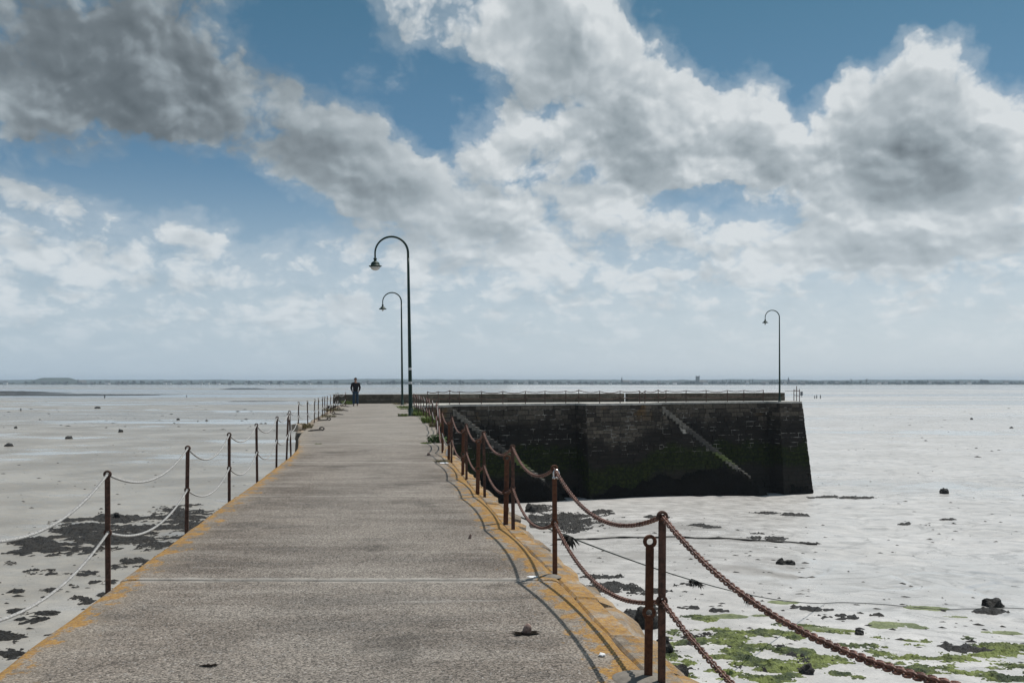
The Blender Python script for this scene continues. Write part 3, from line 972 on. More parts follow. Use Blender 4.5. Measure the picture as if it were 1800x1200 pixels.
stones_all = []   # (area, verts, faces, tint)
def face_stones(base, s0f, s1f, bvec, nrm, ztop, zbot, seed, clip=None, lmin=.45, lmax=1.2, hmin=.27, hmax=.40, share=1.0):
    """coursed stones on a face; base(s) gives the top line, bvec the batter per metre down"""
    r = random.Random(seed)
    z = ztop
    course = 0
    while z > zbot:
        h = r.uniform(hmin, hmax) * (1.0 if course else 1.05)
        s0, s1 = s0f(z - h / 2), s1f(z - h / 2)
        s = s0 - r.uniform(0, .3)
        while s < s1:
            l = r.uniform(lmin, lmax) * (1.25 if course == 0 else 1.0)
            a, b = max(s, s0), min(s + l, s1)
            s += l
            if b - a < .12: continue
            if clip is not None:
                if not clip(b, z): continue
            g = .019
            pr = r.uniform(.015, .055)
            def P(ss, zz, out):
                q = base(ss) + bvec * (-zz) + nrm * out
                return (q.x - ORG.x, q.y - ORG.y, zz)
            j = lambda: r.uniform(-.010, .010)
            bk = [P(a + g, z - h + g, -.06), P(b - g, z - h + g, -.06), P(b - g, z - g, -.06), P(a + g, z - g, -.06)]
            i = .022
            fr = [P(a + g + i + j(), z - h + g + i + j(), pr), P(b - g - i + j(), z - h + g + i + j(), pr), P(b - g - i + j(), z - g - i + j(), pr + j()), P(a + g + i + j(), z - g - i + j(), pr + j())]
            ms = [tuple(bk[q][c] * .35 + fr[q][c] * .65 for c in range(3)) for q in range(4)]
            md = [P(a + g, z - h + g, pr * .4), P(b - g, z - h + g, pr * .4), P(b - g, z - g, pr * .4), P(a + g, z - g, pr * .4)]
            vs = bk + md + fr
            fs = [(8, 9, 10, 11)]
            for q in range(4):
                q2 = (q + 1) % 4
                fs.append((q, q2, 4 + q2, 4 + q)); fs.append((4 + q, 4 + q2, 8 + q2, 8 + q))
            stones_all.append(((b - a) * h * share, vs, fs, r.random()))
        z -= h
        course += 1

ZT, ZL = -.14, -7.9
fc = lambda v: (lambda z: v)
def front(s): return HO + HU * s
def recs(s): return HO + HU * s + HIN * REC
BV = HN * BAT
c1 = lambda s, z: z <= stair_z(s, S_A, S_A2, -.25, ZB1) - .02 if s < S_A2 else False
c2 = lambda s, z: z <= stair_z(s, S_B, S_B2, -.25, ZB2) - .02 if s < S_B2 else False
face_stones(recs, fc(S_A), fc(S_C1), BV, HN, ZT, ZL, 1)
face_stones(front, fc(S_A - 3.4), fc(S_A), BV, HN, ZT, ZL, 2, share=.05)
face_stones(front, fc(S_A), fc(S_A2 + 1.5), BV, HN, ZT, ZL, 3, clip=c1)
face_stones(front, fc(S_C1), fc(S_B), BV, HN, ZT, ZL, 4, lmin=.4, lmax=.95, hmin=.25, hmax=.36)
face_stones(front, fc(S_B), fc(S_B2 + 1.5), BV, HN, ZT, ZL, 5, clip=c2)
face_stones(recs, fc(S_B), fc(S_C2), BV, HN, ZT, ZL, 6)
face_stones(front, fc(S_C2), lambda z: S_E + BAT * -z, BV, HN, ZT, ZL, 7)
def ret1(a): return front(S_C1) + HIN * (REC - a)
def ret2(a): return front(S_C2) + HIN * (REC - a)
face_stones(ret1, fc(0), fc(REC), BV, -HU, ZT, ZL, 8, share=.5)
face_stones(ret2, fc(0), fc(REC), BV, -HU, ZT, ZL, 9, share=.5)
P10 = front(S_E); P11 = Vector((22.9, 80.3, 0))
_eu = (P11 - P10).normalized()
face_stones(lambda a: P10 + _eu * a, fc(0), fc((P11 - P10).length), BV + HU * BAT, HU, ZT, ZL, 10, share=.02)

stones_all.sort(key=lambda t: -t[0])
def stone_obj(name, lst, parent, kind=None):
    mb = MB(); tint = []
    for _, vs, fs, t in lst:
        mb.add(vs, fs); tint += [t] * len(vs)
    me = mb.mesh(name, WALL)
    at = me.attributes.new('tint', 'FLOAT', 'POINT'); at.data.foreach_set('value', np.array(tint, np.float32))
    o = link(name, me, parent)
    if kind: o['kind'] = kind
for st in stones_all[:296]:
    stone_obj('stone', [st], head)
stone_obj('stonework', stones_all[296:], head, 'stuff')

def build_head_core():
    mb = MB()
    def quad(f, s0, s1, z0=ZT, z1=-8.4, n=HN):
        q = []
        for s, z in ((s0, z0), (s1, z0), (s1, z1), (s0, z1)):
            p = f(s) + BV * -z - n * .005
            q.append(hl((p.x, p.y, z)))
        mb.add(q, [(0, 3, 2, 1)])
    quad(recs, S_A, S_C1); quad(front, S_A - 3.4, S_A); quad(front, S_C1, S_B); quad(recs, S_B, S_C2); quad(front, S_C2, S_E)
    quad(ret1, 0, REC, n=-HU); quad(ret2, 0, REC, n=-HU)
    for (a, b, zb) in ((S_A, S_A2, ZB1), (S_B, S_B2, ZB2)):
        q = []
        for s, z in ((a, -.5), (b, zb - .3), (b + 1.6, zb - 1.5), (b + 3, -8.4), (a, -8.4)):
            p = front(s) + BV * -z - HN * .005
            q.append(hl((p.x, p.y, z)))
        mb.add(q, [(0, 4, 3, 2, 1)])
    # seaward side and end
    bp = [P10, P11, Vector((-12.9, PARL(-12.9) + .6, 0))]
    for p, q in ((bp[0], bp[1]), (bp[1], bp[2])):
        d = (q - p).normalized(); n = Vector((d.y, -d.x, 0))
        mb.add([hl((p.x, p.y, ZT)), hl((q.x, q.y, ZT)), hl((q.x + n.x * .7, q.y + n.y * .7, -8.4)), hl((p.x + n.x * .7, p.y + n.y * .7, -8.4))], [(0, 3, 2, 1)])
    link('mortar_core', mb.mesh('mortar_core', MORTAR), head)
build_head_core()

ARMDECK = None
def build_arm_deck():
    m, N = material('arm_deck')
    p = N.pos(); n = N.noise(p, 3, 5, .7); g = N.noise(p, 40, 3, .7)
    c = N.mix(N.mr(n, .35, .65), (.36, .345, .31), (.50, .485, .45))
    N.set(Base_Color=N.vmath('SCALE', c, N.mr(g, .3, .7, .85, 1.15, smooth=False)), Roughness=.9, Specular_IOR_Level=.2)
    pts = [front(S_A - 3.6), front(S_A), recs(S_A), recs(S_C1), front(S_C1), front(S_B), recs(S_B), recs(S_C2), front(S_C2), P10, P11, Vector((-6.0, PARL(-6.0) + .6, 0)), Vector((-8.2, PARL(-8.2) + .6, 0))]
    bm = bmesh.new()
    top = [bm.verts.new((q.x - ORG.x + HN.x * .03, q.y - ORG.y + HN.y * .03, -.008)) for q in pts]
    f = bm.faces.new(top)
    ex = bmesh.ops.extrude_face_region(bm, geom=[f])
    for v in [g_ for g_ in ex['geom'] if isinstance(g_, bmesh.types.BMVert)]:
        v.co.z = -.138
    bmesh.ops.triangulate(bm, faces=[q for q in bm.faces if len(q.verts) > 4])
    bmesh.ops.recalc_face_normals(bm, faces=bm.faces)
    me = bpy.data.meshes.new('arm_deck'); bm.to_mesh(me); bm.free(); me.materials.append(m)
    link('deck', me, head)
build_arm_deck()

def build_stairs():
    m, N = material('stair_stone')
    p = N.pos(); n = N.noise(p, 5, 5, .65)
    c = N.mix(N.mr(n, .35, .65), (.085, .077, .064), (.175, .163, .138))
    x, y, z = N.xyz(p)
    nn = N.noise(p, .8, 3, .6)
    zz = N.math('MULTIPLY_ADD', N.math('SUBTRACT', nn, .5), 2.4, z)
    c = N.mix(N.math('MULTIPLY', N.mr(zz, -1.6, -2.4), N.mr(zz, -4.6, -3.8, .0, .85)), c, (.03, .028, .026))
    c = N.mix(N.math('MULTIPLY', N.mr(zz, -3.5, -3.9), N.mr(zz, -4.8, -4.2)), c, (.09, .12, .03))
    N.set(Base_Color=c, Roughness=.85, Normal=N.bump(n, .6, .02))
    for (a, b, zb, ns, sd) in ((S_A, S_A2, ZB1, 25, 1), (S_B, S_B2, ZB2, 27, 2)):
        r = random.Random(sd)
        for i in range(ns):
            s0, s1 = a + (b - a) * i / ns, a + (b - a) * (i + 1) / ns
            zt = -.12 + (zb + .12) * (i + 1) / ns + r.uniform(-.015, .015)
            zl = zt - (abs(zb) / ns + .22)
            vs = []
            for zc in (zl, zt):
                for (ss, inn) in ((s0 + .004, -.07), (s1 - .004, -.07 + r.uniform(-.02, .02)), (s1 - .004, REC + .05), (s0 + .004, REC + .05)):
                    q = front(ss) + HIN * inn + BV * -zc
                    vs.append(hl((q.x, q.y, zc)))
            fs = [(3, 2, 1, 0), (4, 5, 6, 7), (0, 1, 5, 4), (1, 2, 6, 5), (2, 3, 7, 6), (3, 0, 4, 7)]
            link('step', mesh('step', vs, fs, m), head)
build_stairs()

def build_wall_weed():
    """bladder wrack hanging from the lower wall"""
    mb = MB()
    r = random.Random(5)
    spans = [(front, S_C1 + .25, S_B2 + .6, -6.3, -4.9, 4200, c2), (front, S_A, S_A2 + .9, -5.0, -5.0, 1700, c1), (recs, S_A2 + .6, S_C1 - .3, -6.3, -5.9, 500, None), (front, S_E - 1.6, S_E + .4, -6.4, -6.1, 160, None)]
    for f, s0, s1, za, zb, cnt, clip in spans:
        for _ in range(cnt):
            s = r.uniform(s0, s1)
            t = (s - s0) / (s1 - s0)
            ztop = za + (zb - za) * min(1, t * 1.6) + .7 * float(perlin(s * .9, .5, 3))
            z = r.uniform(-7.4, ztop)
            if clip is not None and s > (S_A if clip is c1 else S_B) and not (z <= stair_z(s, *( (S_A, S_A2, -.4, ZB1 - .2) if clip is c1 else (S_B, S_B2, -.4, ZB2 - .2)))): continue
            L = r.uniform(.35, 1.0); w = r.uniform(.03, .09)
            vs = []
            for k in range(4):
                q = k / 3
                p = f(s + r.uniform(-.06, .06) * q) + BV * -(z - L * q) + HN * (.07 + .09 * math.sin(q * 3) + r.uniform(0, .05))
                ww = w * (1 - q * .6)
                a = p - HU * ww; b = p + HU * ww + HN * r.uniform(-.03, .03)
                vs += [hl((a.x, a.y, z - L * q)), hl((b.x, b.y, z - L * q))]
            mb.add(vs, [(0, 2, 3, 1), (2, 4, 5, 3), (4, 6, 7, 5)])
    o = link('hanging_wrack', mb.mesh('hanging_wrack', KELPW), None, ORG)
    tag(o, 'black seaweed hanging from the foot of the jetty wall', 'seaweed', kind='stuff')
build_wall_weed()

# ------------------------------------------------------------------ the two parapet walls behind the jetty walkway
def parapet(x0, x1, label, seed):
    r = random.Random(seed)
    p0 = Vector((x0, PARL(x0), 0)); p1 = Vector((x1, PARL(x1), 0))
    d = (p1 - p0); L = d.length; d.normalize()
    o = empty('parapet_wall', (p0.x, p0.y, 0), math.atan2(d.y, d.x))
    tag(o, label, 'wall', 'low parapet walls along the seaward side of the jetty')
    zc = 0.0
    for c, h in enumerate((.33, .31)):
        x = 0.0
        while x < L - .05:
            l = r.uniform(1.2, 2.1)
            if c == 0 and x == 0: l *= .6
            if x + l > L - .5: l = L - x
            bm = bmesh.new(); bmesh.ops.create_cube(bm, size=1)
            dep = .5 if c == 0 else .46
            for v in bm.verts:
                v.co = Vector((x + l / 2 + v.co.x * (l - .014), dep / 2 + .02 * c + v.co.y * dep + r.uniform(-.006, .006), zc + h / 2 + v.co.z * (h - .008)))
            bmesh.ops.bevel(bm, geom=list(bm.edges), offset=.018, segments=1, affect='EDGES')
            me = bpy.data.meshes.new('block'); bm.to_mesh(me); bm.free(); me.materials.append(PARAPET)
            link('block', me, o)
            x += l
        zc += h
parapet(-12.3, 8.55, 'longer low wall of big grey stone blocks behind the walking person', 3)
parapet(8.78, 21.9, 'shorter low wall of stone blocks right of the gap, ending beside the far lamp', 4)

# ------------------------------------------------------------------ railing posts
ORD = ['first', 'second', 'third', 'fourth', 'fifth', 'sixth', 'seventh', 'eighth', 'ninth', 'tenth', 'eleventh', 'twelfth', 'thirteenth', 'fourteenth', 'fifteenth', 'sixteenth', 'seventeenth', 'eighteenth', 'nineteenth', 'twentieth', 'twenty-first', 'twenty-second', 'twenty-third', 'twenty-fourth', 'twenty-fifth', 'twenty-sixth']

def ring_mesh(name, mat, ro=.036, ri=.0175, th=.020, seg=20):
    """flat forged eye, hole along Y"""
    vs, fs = [], []
    prof = [(ri, -th / 2), (ro - .004, -th / 2), (ro, -th / 2 + .004), (ro, th / 2 - .004), (ro - .004, th / 2), (ri, th / 2)]
    n = len(prof)
    for k in range(seg):
        a = 2 * math.pi * k / seg
        for r_, y in prof:
            vs.append((r_ * math.cos(a), y, r_ * math.sin(a)))
    for k in range(seg):
        k2 = (k + 1) % seg
        for j in range(n):
            j2 = (j + 1) % n
            fs.append((k * n + j, k * n + j2, k2 * n + j2, k2 * n + j))
    return mesh(name, vs, fs, mat, False)

def shaft_mesh(name, mat, z0, zm, zt, w=.042, t=.020, ro=.036):
    bm = bmesh.new()
    for a, b in ((z0, zm - ro + .006), (zm + ro - .006, zt - ro + .006)):
        r_ = bmesh.ops.create_cube(bm, size=1)
        for v in r_['verts']:
            v.co = Vector((v.co.x * w, v.co.y * t, (a + b) / 2 + v.co.z * (b - a)))
    bmesh.ops.bevel(bm, geom=list(bm.edges), offset=.003, segments=1, affect='EDGES')
    me = bpy.data.meshes.new(name); bm.to_mesh(me); bm.free(); me.materials.append(mat)
    return me

ZTOP, ZMID = .855, .42
RINGS = {m.name: ring_mesh('eye_ring', m) for m in (RUST, RUSTD)}
RINGS_S = {m.name: ring_mesh('eye_ring', m, .030, .0145) for m in (RUST, RUSTD)}
SH_FULL = {m.name: shaft_mesh('shaft', m, -.30, ZMID, ZTOP, .038, .020, .030) for m in (RUST, RUSTD)}
SH_STUB = {m.name: shaft_mesh('shaft', m, -.02, .345, .715) for m in (RUST, RUSTD)}

def post_proto(name, shaft, mat, zm, zt, full=True):
    o = empty(name)
    link('shaft', shaft, o)
    rg = (RINGS_S if full else RINGS)[mat.name]
    link('eye_ring', rg, o, (0, 0, zt))
    link('eye_ring', rg, o, (0, 0, zm))
    return o

def copy_tree(o, parent=None):
    c = o.copy(); COL.objects.link(c)
    if parent is not None: c.parent = parent
    for ch in list(o.children): copy_tree(ch, c)
    return c

PROTO = {}
def place_post(name, kind, mat, p, label, group, tilt=None, hz=1.0, rz=None):
    key = (name, kind, mat.name)
    if key not in PROTO:
        o = post_proto(name, (SH_FULL if kind == 'full' else SH_STUB)[mat.name], mat, *((ZMID, ZTOP) if kind == 'full' else (.345, .715)), full=(kind == 'full'))
        PROTO[key] = o
    else:
        o = copy_tree(PROTO[key])
    o.location = p
    t = tilt or (random.uniform(-.02, .02), random.uniform(-.02, .02))
    o.rotation_euler = (t[0], t[1], (random.uniform(-.12, .12) + .12) if rz is None else rz)
    o.scale = (1, 1, hz)
    tag(o, label, 'post', group)
    bpy_dirty[0] = True
    return o
bpy_dirty = [False]
def eye(o, which):
    """world position of a ring of a post"""
    loc = Vector((0, 0, (ZTOP, ZMID)[which] * o.scale.z))
    return Vector(o.location) + o.rotation_euler.to_matrix() @ loc

# ------------------------------------------------------------------ chains and ropes
def link_verts(l=.042, w=.033, d=.0098, seg=10, sides=5):
    """one chain link along Y"""
    pts = []
    hl_, hw = l / 2 - w / 2 + d / 2, w / 2 - d / 2
    for k in range(seg):
        a = 2 * math.pi * k / seg
        x, y = hw * math.cos(a), hw * math.sin(a)
        y += hl_ if math.sin(a) > .01 else (-hl_ if math.sin(a) < -.01 else 0)
        pts.append(Vector((x, y, 0)))
    vs, fs = [], []
    for k in range(seg):
        t = (pts[(k + 1) % seg] - pts[k - 1]).normalized()
        a = t.cross(Vector((0, 0, 1)))
        for j in range(sides):
            q = 2 * math.pi * j / sides
            vs.append(pts[k] + a * math.cos(q) * d / 2 + Vector((0, 0, 1)) * math.sin(q) * d / 2)
    for k in range(seg):
        k2 = (k + 1) % seg
        for j in range(sides):
            j2 = (j + 1) % sides
            fs.append((k * sides + j, k2 * sides + j, k2 * sides + j2, k * sides + j2))
    return vs, fs

LINK_V, LINK_F = link_verts()
LINK_VL, LINK_FL = link_verts(seg=8, sides=4)
LINK_ME = mesh('link', [tuple(v) for v in LINK_V], LINK_F, CHAIN, True)

def sag_curve(p, q, sag, n=80):
    pts = []
    for i in range(n + 1):
        t = i / n
        c = p.lerp(q, t)
        c.z -= 4 * sag * t * (1 - t)
        pts.append(c)
    return pts

def resample(pts, pitch):
    out = [pts[0]]; acc = 0.0
    cum = [0.0]
    for a, b in zip(pts, pts[1:]): cum.append(cum[-1] + (b - a).length)
    n = max(2, int(cum[-1] / pitch)); st = cum[-1] / n
    res = []; j = 0
    for i in range(n + 1):
        d = min(i * st, cum[-1] - 1e-6)
        while cum[j + 1] < d: j += 1
        t = (d - cum[j]) / max(1e-9, cum[j + 1] - cum[j])
        res.append(pts[j].lerp(pts[j + 1], t))
    return res

def frame_at(pts, i):
    t = (pts[min(i + 1, len(pts) - 1)] - pts[max(i - 1, 0)]).normalized()
    x = t.cross(Vector((0, 0, 1))).normalized(); z = x.cross(t)
    return Matrix((x, t, z)).transposed()

def chain(p, q, sag, label, group, mode, mat=None, drop=None):
    mat = mat or CHAIN
    mid = p.lerp(q, .5)
    pts = [v - mid for v in sag_curve(p, q, sag)]
    if mode == 'objects':
        o = empty('iron_chain', mid)
        rs = resample(pts, .0275)
        for i in range(len(rs) - 1):
            c = rs[i].lerp(rs[i + 1], .5)
            m = frame_at(rs, i) @ Matrix.Rotation(R(45 + 90 * (i % 2) + random.uniform(-8, 8)), 3, 'Y')
            k = link('link', LINK_ME, o, c, m.to_euler())
    elif mode == 'links':
        mb = MB()
        rs = resample(pts, .0275)
        for i in range(len(rs) - 1):
            c = rs[i].lerp(rs[i + 1], .5)
            m = frame_at(rs, i) @ Matrix.Rotation(R(45 + 90 * (i % 2) + random.uniform(-8, 8)), 3, 'Y')
            mb.add([c + m @ v for v in LINK_VL], LINK_FL)
        o = link('iron_chain', mb.mesh('iron_chain', mat, True), None, mid)
    else:
        rs = resample(pts, .05)
        mb = MB().tube(rs, [.013 + .003 * (i % 2) for i in range(len(rs))], 6)
        o = link('iron_chain', mb.mesh('iron_chain', mat, True), None, mid)
    tag(o, label, 'chain', group)
    return o

def rope(p, q, sag, label, group, near=True, name='white_rope', mat=None, rad=.0095):
    mat = mat or ROPE
    mid = p.lerp(q, .5)
    pts = [v - mid for v in sag_curve(p, q, sag)]
    mb = MB()
    if near:
        rs = resample(pts, .012)
        for s in range(3):
            sp = []
            for i, c in enumerate(rs):
                a = 2 * math.pi * (i * .012 / .062 + s / 3)
                m = frame_at(rs, i)
                sp.append(c + m @ Vector((math.cos(a) * rad * .64, 0, math.sin(a) * rad * .64)))
            mb.tube(sp, rad * .50, 6)
    else:
        rs = resample(pts, .08)
        mb.tube(rs, [rad * (1.0 + .12 * (i % 2)) for i in range(len(rs))], 6)
    o = link(name, mb.mesh(name, mat, True), None, mid)
    tag(o, label, 'rope', group)
    return o

# left rail: dark iron posts joined by white ropes
LEFT = [(None, 4.55), (190, 1034.6), (328, 931.5), (403, 879), (452, 841), (486, 813), (504, 800), (511, 789), (524.4, 753), (541, 748.5), (552.5, 741), (560, 738), (567, 733), (571, 731), (575, 729), (581, 726), (586, 723), (590, 718.5), (594, 716.5)]
lposts = []
for i, (px, py) in enumerate(LEFT):
    if px is None:
        p = Vector((float(eL(py)) + .06, py, -.0))
        p.x = AX * py - 2.10
    else:
        p = deckpt(px, py)
    o = place_post('rail_post', 'full', RUSTD, p, 'dark rusty iron post of the left rope rail, %s in view from the near end' % ORD[max(i - 1, 0)], 'iron posts of the left rope rail')
    if i == 0: o['label'] = 'dark rusty iron post just outside the left edge of the view'
    lposts.append(o)
lposts[6].rotation_euler = (0, .035, .1); lposts[7].rotation_euler = (.02, -.03, .1)
EXTRA_L = []
for i in range(len(lposts) - 1):
    a, b = lposts[i], lposts[i + 1]
    d = (b.location - a.location).length
    near = b.location.y < 20
    nm = 'nearest' if i == 0 else ORD[i]
    sg = (.19 if d > 1.6 else .10) * min(1.0, d / 2.6)
    rope(eye(a, 0), eye(b, 0), sg * random.uniform(.85, 1.1), 'upper white rope of the left rail, %s span from the near end' % nm, 'white ropes of the left rail', near)
    rope(eye(a, 1), eye(b, 1), sg * random.uniform(.85, 1.1), 'lower white rope of the left rail, %s span from the near end' % nm, 'white ropes of the left rail', near)
# last post of the left rail stands in front of the low wall
lastp = place_post('rail_post', 'full', RUSTD, deckpt(607.3, 714), 'last dark iron post of the left rail, beside the walking person', 'iron posts of the left rope rail')
rope(eye(lposts[-1], 0), eye(lastp, 0), .22, 'loose upper rope to the last left post', 'white ropes of the left rail', False)
rope(eye(lposts[-1], 1), eye(lastp, 1), .25, 'loose lower rope to the last left post', 'white ropes of the left rail', False)

# right rail: posts with chains, and older short posts beside them
RIGHT = [(None, 2.26), (1163, 1199), (975.5, 1011), (902, 928), (852, 873), (820, 841), (793.5, 812), (777.5, 795.5), (771, 778), (768.5, 765), (766.5, 754), (760, 744.5), (754.5, 738.5), (749.5, 735), (744.5, 731.5), (740, 728.5), (736, 725.5), (732, 722.5), (728, 719.5), (724, 717)]
rposts = []
for i, (px, py) in enumerate(RIGHT):
    p = Vector((1.20, 2.12, 0)) if px is None else deckpt(px, py)
    if i == 0: lab = 'rusty iron post just outside the right edge of the view'
    elif i == 1: lab = 'tall rusty post in front, with chains through both eyes, beside a shorter eyed post'
    else: lab = 'rusty iron post carrying the right chain rail, %s from the near end' % ORD[i - 1]
    o = place_post('rail_post', 'full', RUST if i in (2, 7, 9, 12) else RUSTD, p, lab, 'iron posts of the right chain rail', hz=1.0)
    rposts.append(o)
rposts[1].rotation_euler = (0.0, .004, .05); rposts[2].rotation_euler = (0, -.005, .08)
STUBS = [(1139.5, 1192), (889, 920), (839.5, 867), (813.5, 834), (789, 807), (778, 791)]
for i, (px, py) in enumerate(STUBS):
    lab = 'short empty rusty post with two open eyes in the near right corner of the deck' if i == 0 else 'shorter bright rusty post doubling the right rail, %s behind the front one' % ORD[i - 1]
    o = place_post('short_post', 'stub', RUST, deckpt(px, py), lab, 'short old posts beside the right rail', tilt=(0, .012 if i == 0 else random.uniform(-.02, .02)), rz=.04 if i == 0 else None)
    if i: o.scale = (1.25, 1.25, 1.0)

for i in range(len(rposts) - 1):
    a, b = rposts[i], rposts[i + 1]
    d = (b.location - a.location).length
    mode = 'objects' if i < 2 else ('links' if i < 7 else 'tube')
    sg = .175 * min(1.0, d / 2.8)
    nm = 'nearest' if i == 0 else ORD[i]
    if i in (7, 8): sg *= 1.5
    mt = CHAINP if i in (8, 10, 13, 15) else CHAIN
    s_ = {0: (.175, .14), 1: (.20, .20)}.get(i, (sg * random.uniform(.9, 1.15), sg * random.uniform(.9, 1.15)))
    chain(eye(a, 0), eye(b, 0), s_[0], 'upper rusty chain of the right rail, %s span from the near end' % nm, 'rusty chains of the right rail', mode, mt)
    chain(eye(a, 1), eye(b, 1), s_[1], 'lower rusty chain of the right rail, %s span from the near end' % nm, 'rusty chains of the right rail', mode, CHAINP if i == 6 else mt)

# shiny shackle at the second post
def shackle():
    o = empty('shackle', eye(rposts[2], 0) + Vector((.012, -.05, -.035)))
    m = simple('bright_steel', (.55, .55, .56), .25, .2, 30, metal=1.0)
    pts = [(.0 + .022 * math.cos(a), 0, .028 * math.sin(a) - (.02 if math.sin(a) < 0 else 0)) for a in np.linspace(-1.1, math.pi + 1.1, 14)]
    link('bow', MB().tube(pts, .007, 6).mesh('bow', m, True), o)
    link('bolt', MB().tube([(-.032, 0, -.035), (.032, 0, -.035)], .009, 7).mesh('bolt', m, True), o)
    tag(o, 'bright steel shackle hanging at the top eye of the rusty post above the deck joint', 'shackle')
shackle()

# rail along the edge of the jetty head
def head_edge(px, extra=.10):
    on_rec = px < 1024 or (1165 < px < 1368)
    s = s_of(px, (REC if on_rec else 0) + extra)
    p = front(s) + HIN * ((REC if on_rec else 0) + extra)
    return Vector((p.x, p.y, -.008))
HEADP = [751, 770, 790.5, 807.5, 846, 884, 923.5, 958, 994.5, 1017.5, 1054, 1090, 1124.5, 1133.5, 1157, 1170.5, 1206, 1241.5, 1279, 1307.5, 1341.5]
hposts = []
for i, px in enumerate(HEADP):
    lab = 'thin iron post on the jetty edge before the low wall, %s from its left end' % ORD[i]
    o = place_post('rail_post', 'full', RUSTD, head_edge(px), lab, 'thin rail posts along the jetty edge', rz=HU.to_track_quat('X', 'Z').to_euler().z + 1.57, hz=1.08 if px in (790.5, 1017.5, 1157) else 1.0)
    o.scale = (1.7, 1.8, o.scale.z)
    hposts.append(o)
for i in range(len(hposts) - 1):
    a, b = hposts[i], hposts[i + 1]
    sg = random.uniform(.06, .14)
    nm = ORD[i]
    if px == 0: continue
    rope(eye(a, 0), eye(b, 0), sg, 'upper chain along the jetty edge, %s span from its left end' % nm, 'chains along the jetty edge', False, 'iron_chain', RUSTD, .028)
    rope(eye(a, 1), eye(b, 1), sg, 'lower chain along the jetty edge, %s span from its left end' % nm, 'chains along the jetty edge', False, 'iron_chain', RUSTD, .026)
for o in COL.objects:
    if o.name.startswith('iron_chain') and o.get('category') == 'rope': o['category'] = 'chain'

# pipe rail at the tip of the jetty
def tip_rail():
    m = RUSTD
    e0, e1 = P10 + _eu * .15 - HU * .2, P11 - HU * .2
    o = empty('pipe_railing', e0)
    d = e1 - e0
    for k, (t, h) in enumerate(((0.0, .95), (.5, 1.18), (1.0, .92))):
        b = d * t
        link('railing_post', MB().tube([(b.x, b.y, -.05), (b.x, b.y, h)], .032, 8).mesh('railing_post', m, True), o)
    for z in (.82, .42):
        link('rail', MB().tube([(0, 0, z), (d.x, d.y, z)], .02, 8).mesh('rail', m, True), o)
    q = Vector((21.95, PARL(21.95) + .2, 0)) - e0
    link('rail', MB().tube([(d.x * .0, d.y * .0, .80), (q.x, q.y, .78)], .016, 6).mesh('rail', m, True), o)
    tag(o, 'rusty pipe railing with three uprights at the far right tip of the jetty', 'railing')
tip_rail()

# ------------------------------------------------------------------ lamps
def lamp(name, base, H, rad, r0, r1, lean, label, glass, seg=16):
    o = empty(name, base)
    o.rotation_euler = (0, lean, 0)
    # pole and swan neck
    zs = H - rad - .32 * rad
    n = 14
    pts = [(0, 0, zs * i / n) for i in range(n + 1)]; rr = [r0 + (r1 - r0) * (i / n) for i in range(n + 1)]
    link('pole', MB().tube(pts, rr, 12).mesh('pole', GREENP, True), o)
    a_ = []
    for k in range(25):
        q = math.pi * k / 24
        a_.append((-rad + rad * math.cos(q), 0, zs + .32 * rad + rad * math.sin(q)))
    a_ = [(0, 0, zs - .02)] + a_ + [(-2 * rad, 0, zs + .02)]
    ra = np.linspace(r1, r1 * .70, len(a_))
    link('swan_neck', MB().tube(a_, list(ra), 10, up=(0, 1, 0)).mesh('swan_neck', GREENP, True), o)
    link('base_collar', MB().lathe([(r0 + .05, 0), (r0 + .05, .03), (r0 + .015, .05), (r0 + .015, .34), (r0 - .004, .36)], 14).mesh('base_collar', GREENP, True), o)
    ls = rad / .75
    hx, hz_ = -2 * rad, zs + .03
    lan = empty('lantern', (hx, 0, hz_)); lan.parent = o
    prof = [(.0, .0), (.075, 0), (.085, -.02), (.075, -.05), (.065, -.06), (.065, -.13), (.10, -.155), (.165, -.20), (.20, -.26), (.205, -.33), (.29, -.35), (.30, -.365), (.275, -.385), (.225, -.41), (.20, -.40)] if glass else \
           [(.0, .0), (.075, 0), (.085, -.02), (.07, -.06), (.065, -.13), (.10, -.16), (.15, -.20), (.17, -.25), (.30, -.34), (.315, -.37), (.305, -.385), (.27, -.375), (.12, -.27)]
    link('shade', MB().lathe([(a * ls, b * ls) for a, b in prof], 24).mesh('shade', GREENP, True), lan)
    if glass:
        gp = [(.222 * ls * math.cos(t), (-.408 - .155 * math.sin(t)) * ls) for t in np.linspace(0, math.pi / 2, 9)]
        link('glass_bowl', MB().lathe(gp, 24).mesh('glass_bowl', GLASSM, True), lan)
    else:
        link('bulb', MB().lathe([(.0, -.28), (.045, -.29), (.06, -.34), (.05, -.41), (.0, -.44)] if seg else [], 12).mesh('bulb', GLASSM, True), lan)
    tag(o, label, 'street lamp', 'green swan neck lamps on the pier')
    return o
def lamp_at(base, px_top, py_top, px_l, px_r):
    Y = base.y
    return EYE + (HOR - py_top) / FPX * Y, (px_r - px_l) / 2 / FPX * Y
b1 = deckpt(722, 731)
H1, r1_ = lamp_at(b1, 0, 415.5, 657.5, 715.5)
L1 = lamp('street_lamp', b1, H1, r1_, .092, .054, -.0165, 'tall dark green swan neck lamp with a glass bowl, nearest of the three lamps', True)
for z in (2.02, 1.40):
    link('sticker', MB().lathe([(.0865, 0), (.0870, .01), (.0855, .10), (.085, .11)], 14).mesh('sticker', STICK, True), L1, (0, 0, z + .03))
b2 = deckpt(707.3, 711.5)
H2, r2_ = lamp_at(b2, 0, 514, 672, 704.8)
lamp('street_lamp', b2, H2, r2_, .075, .045, -.010, 'green swan neck lamp with flat shade between the walking person and the nearest lamp', False)
b3 = head_edge(1370.5, .5)
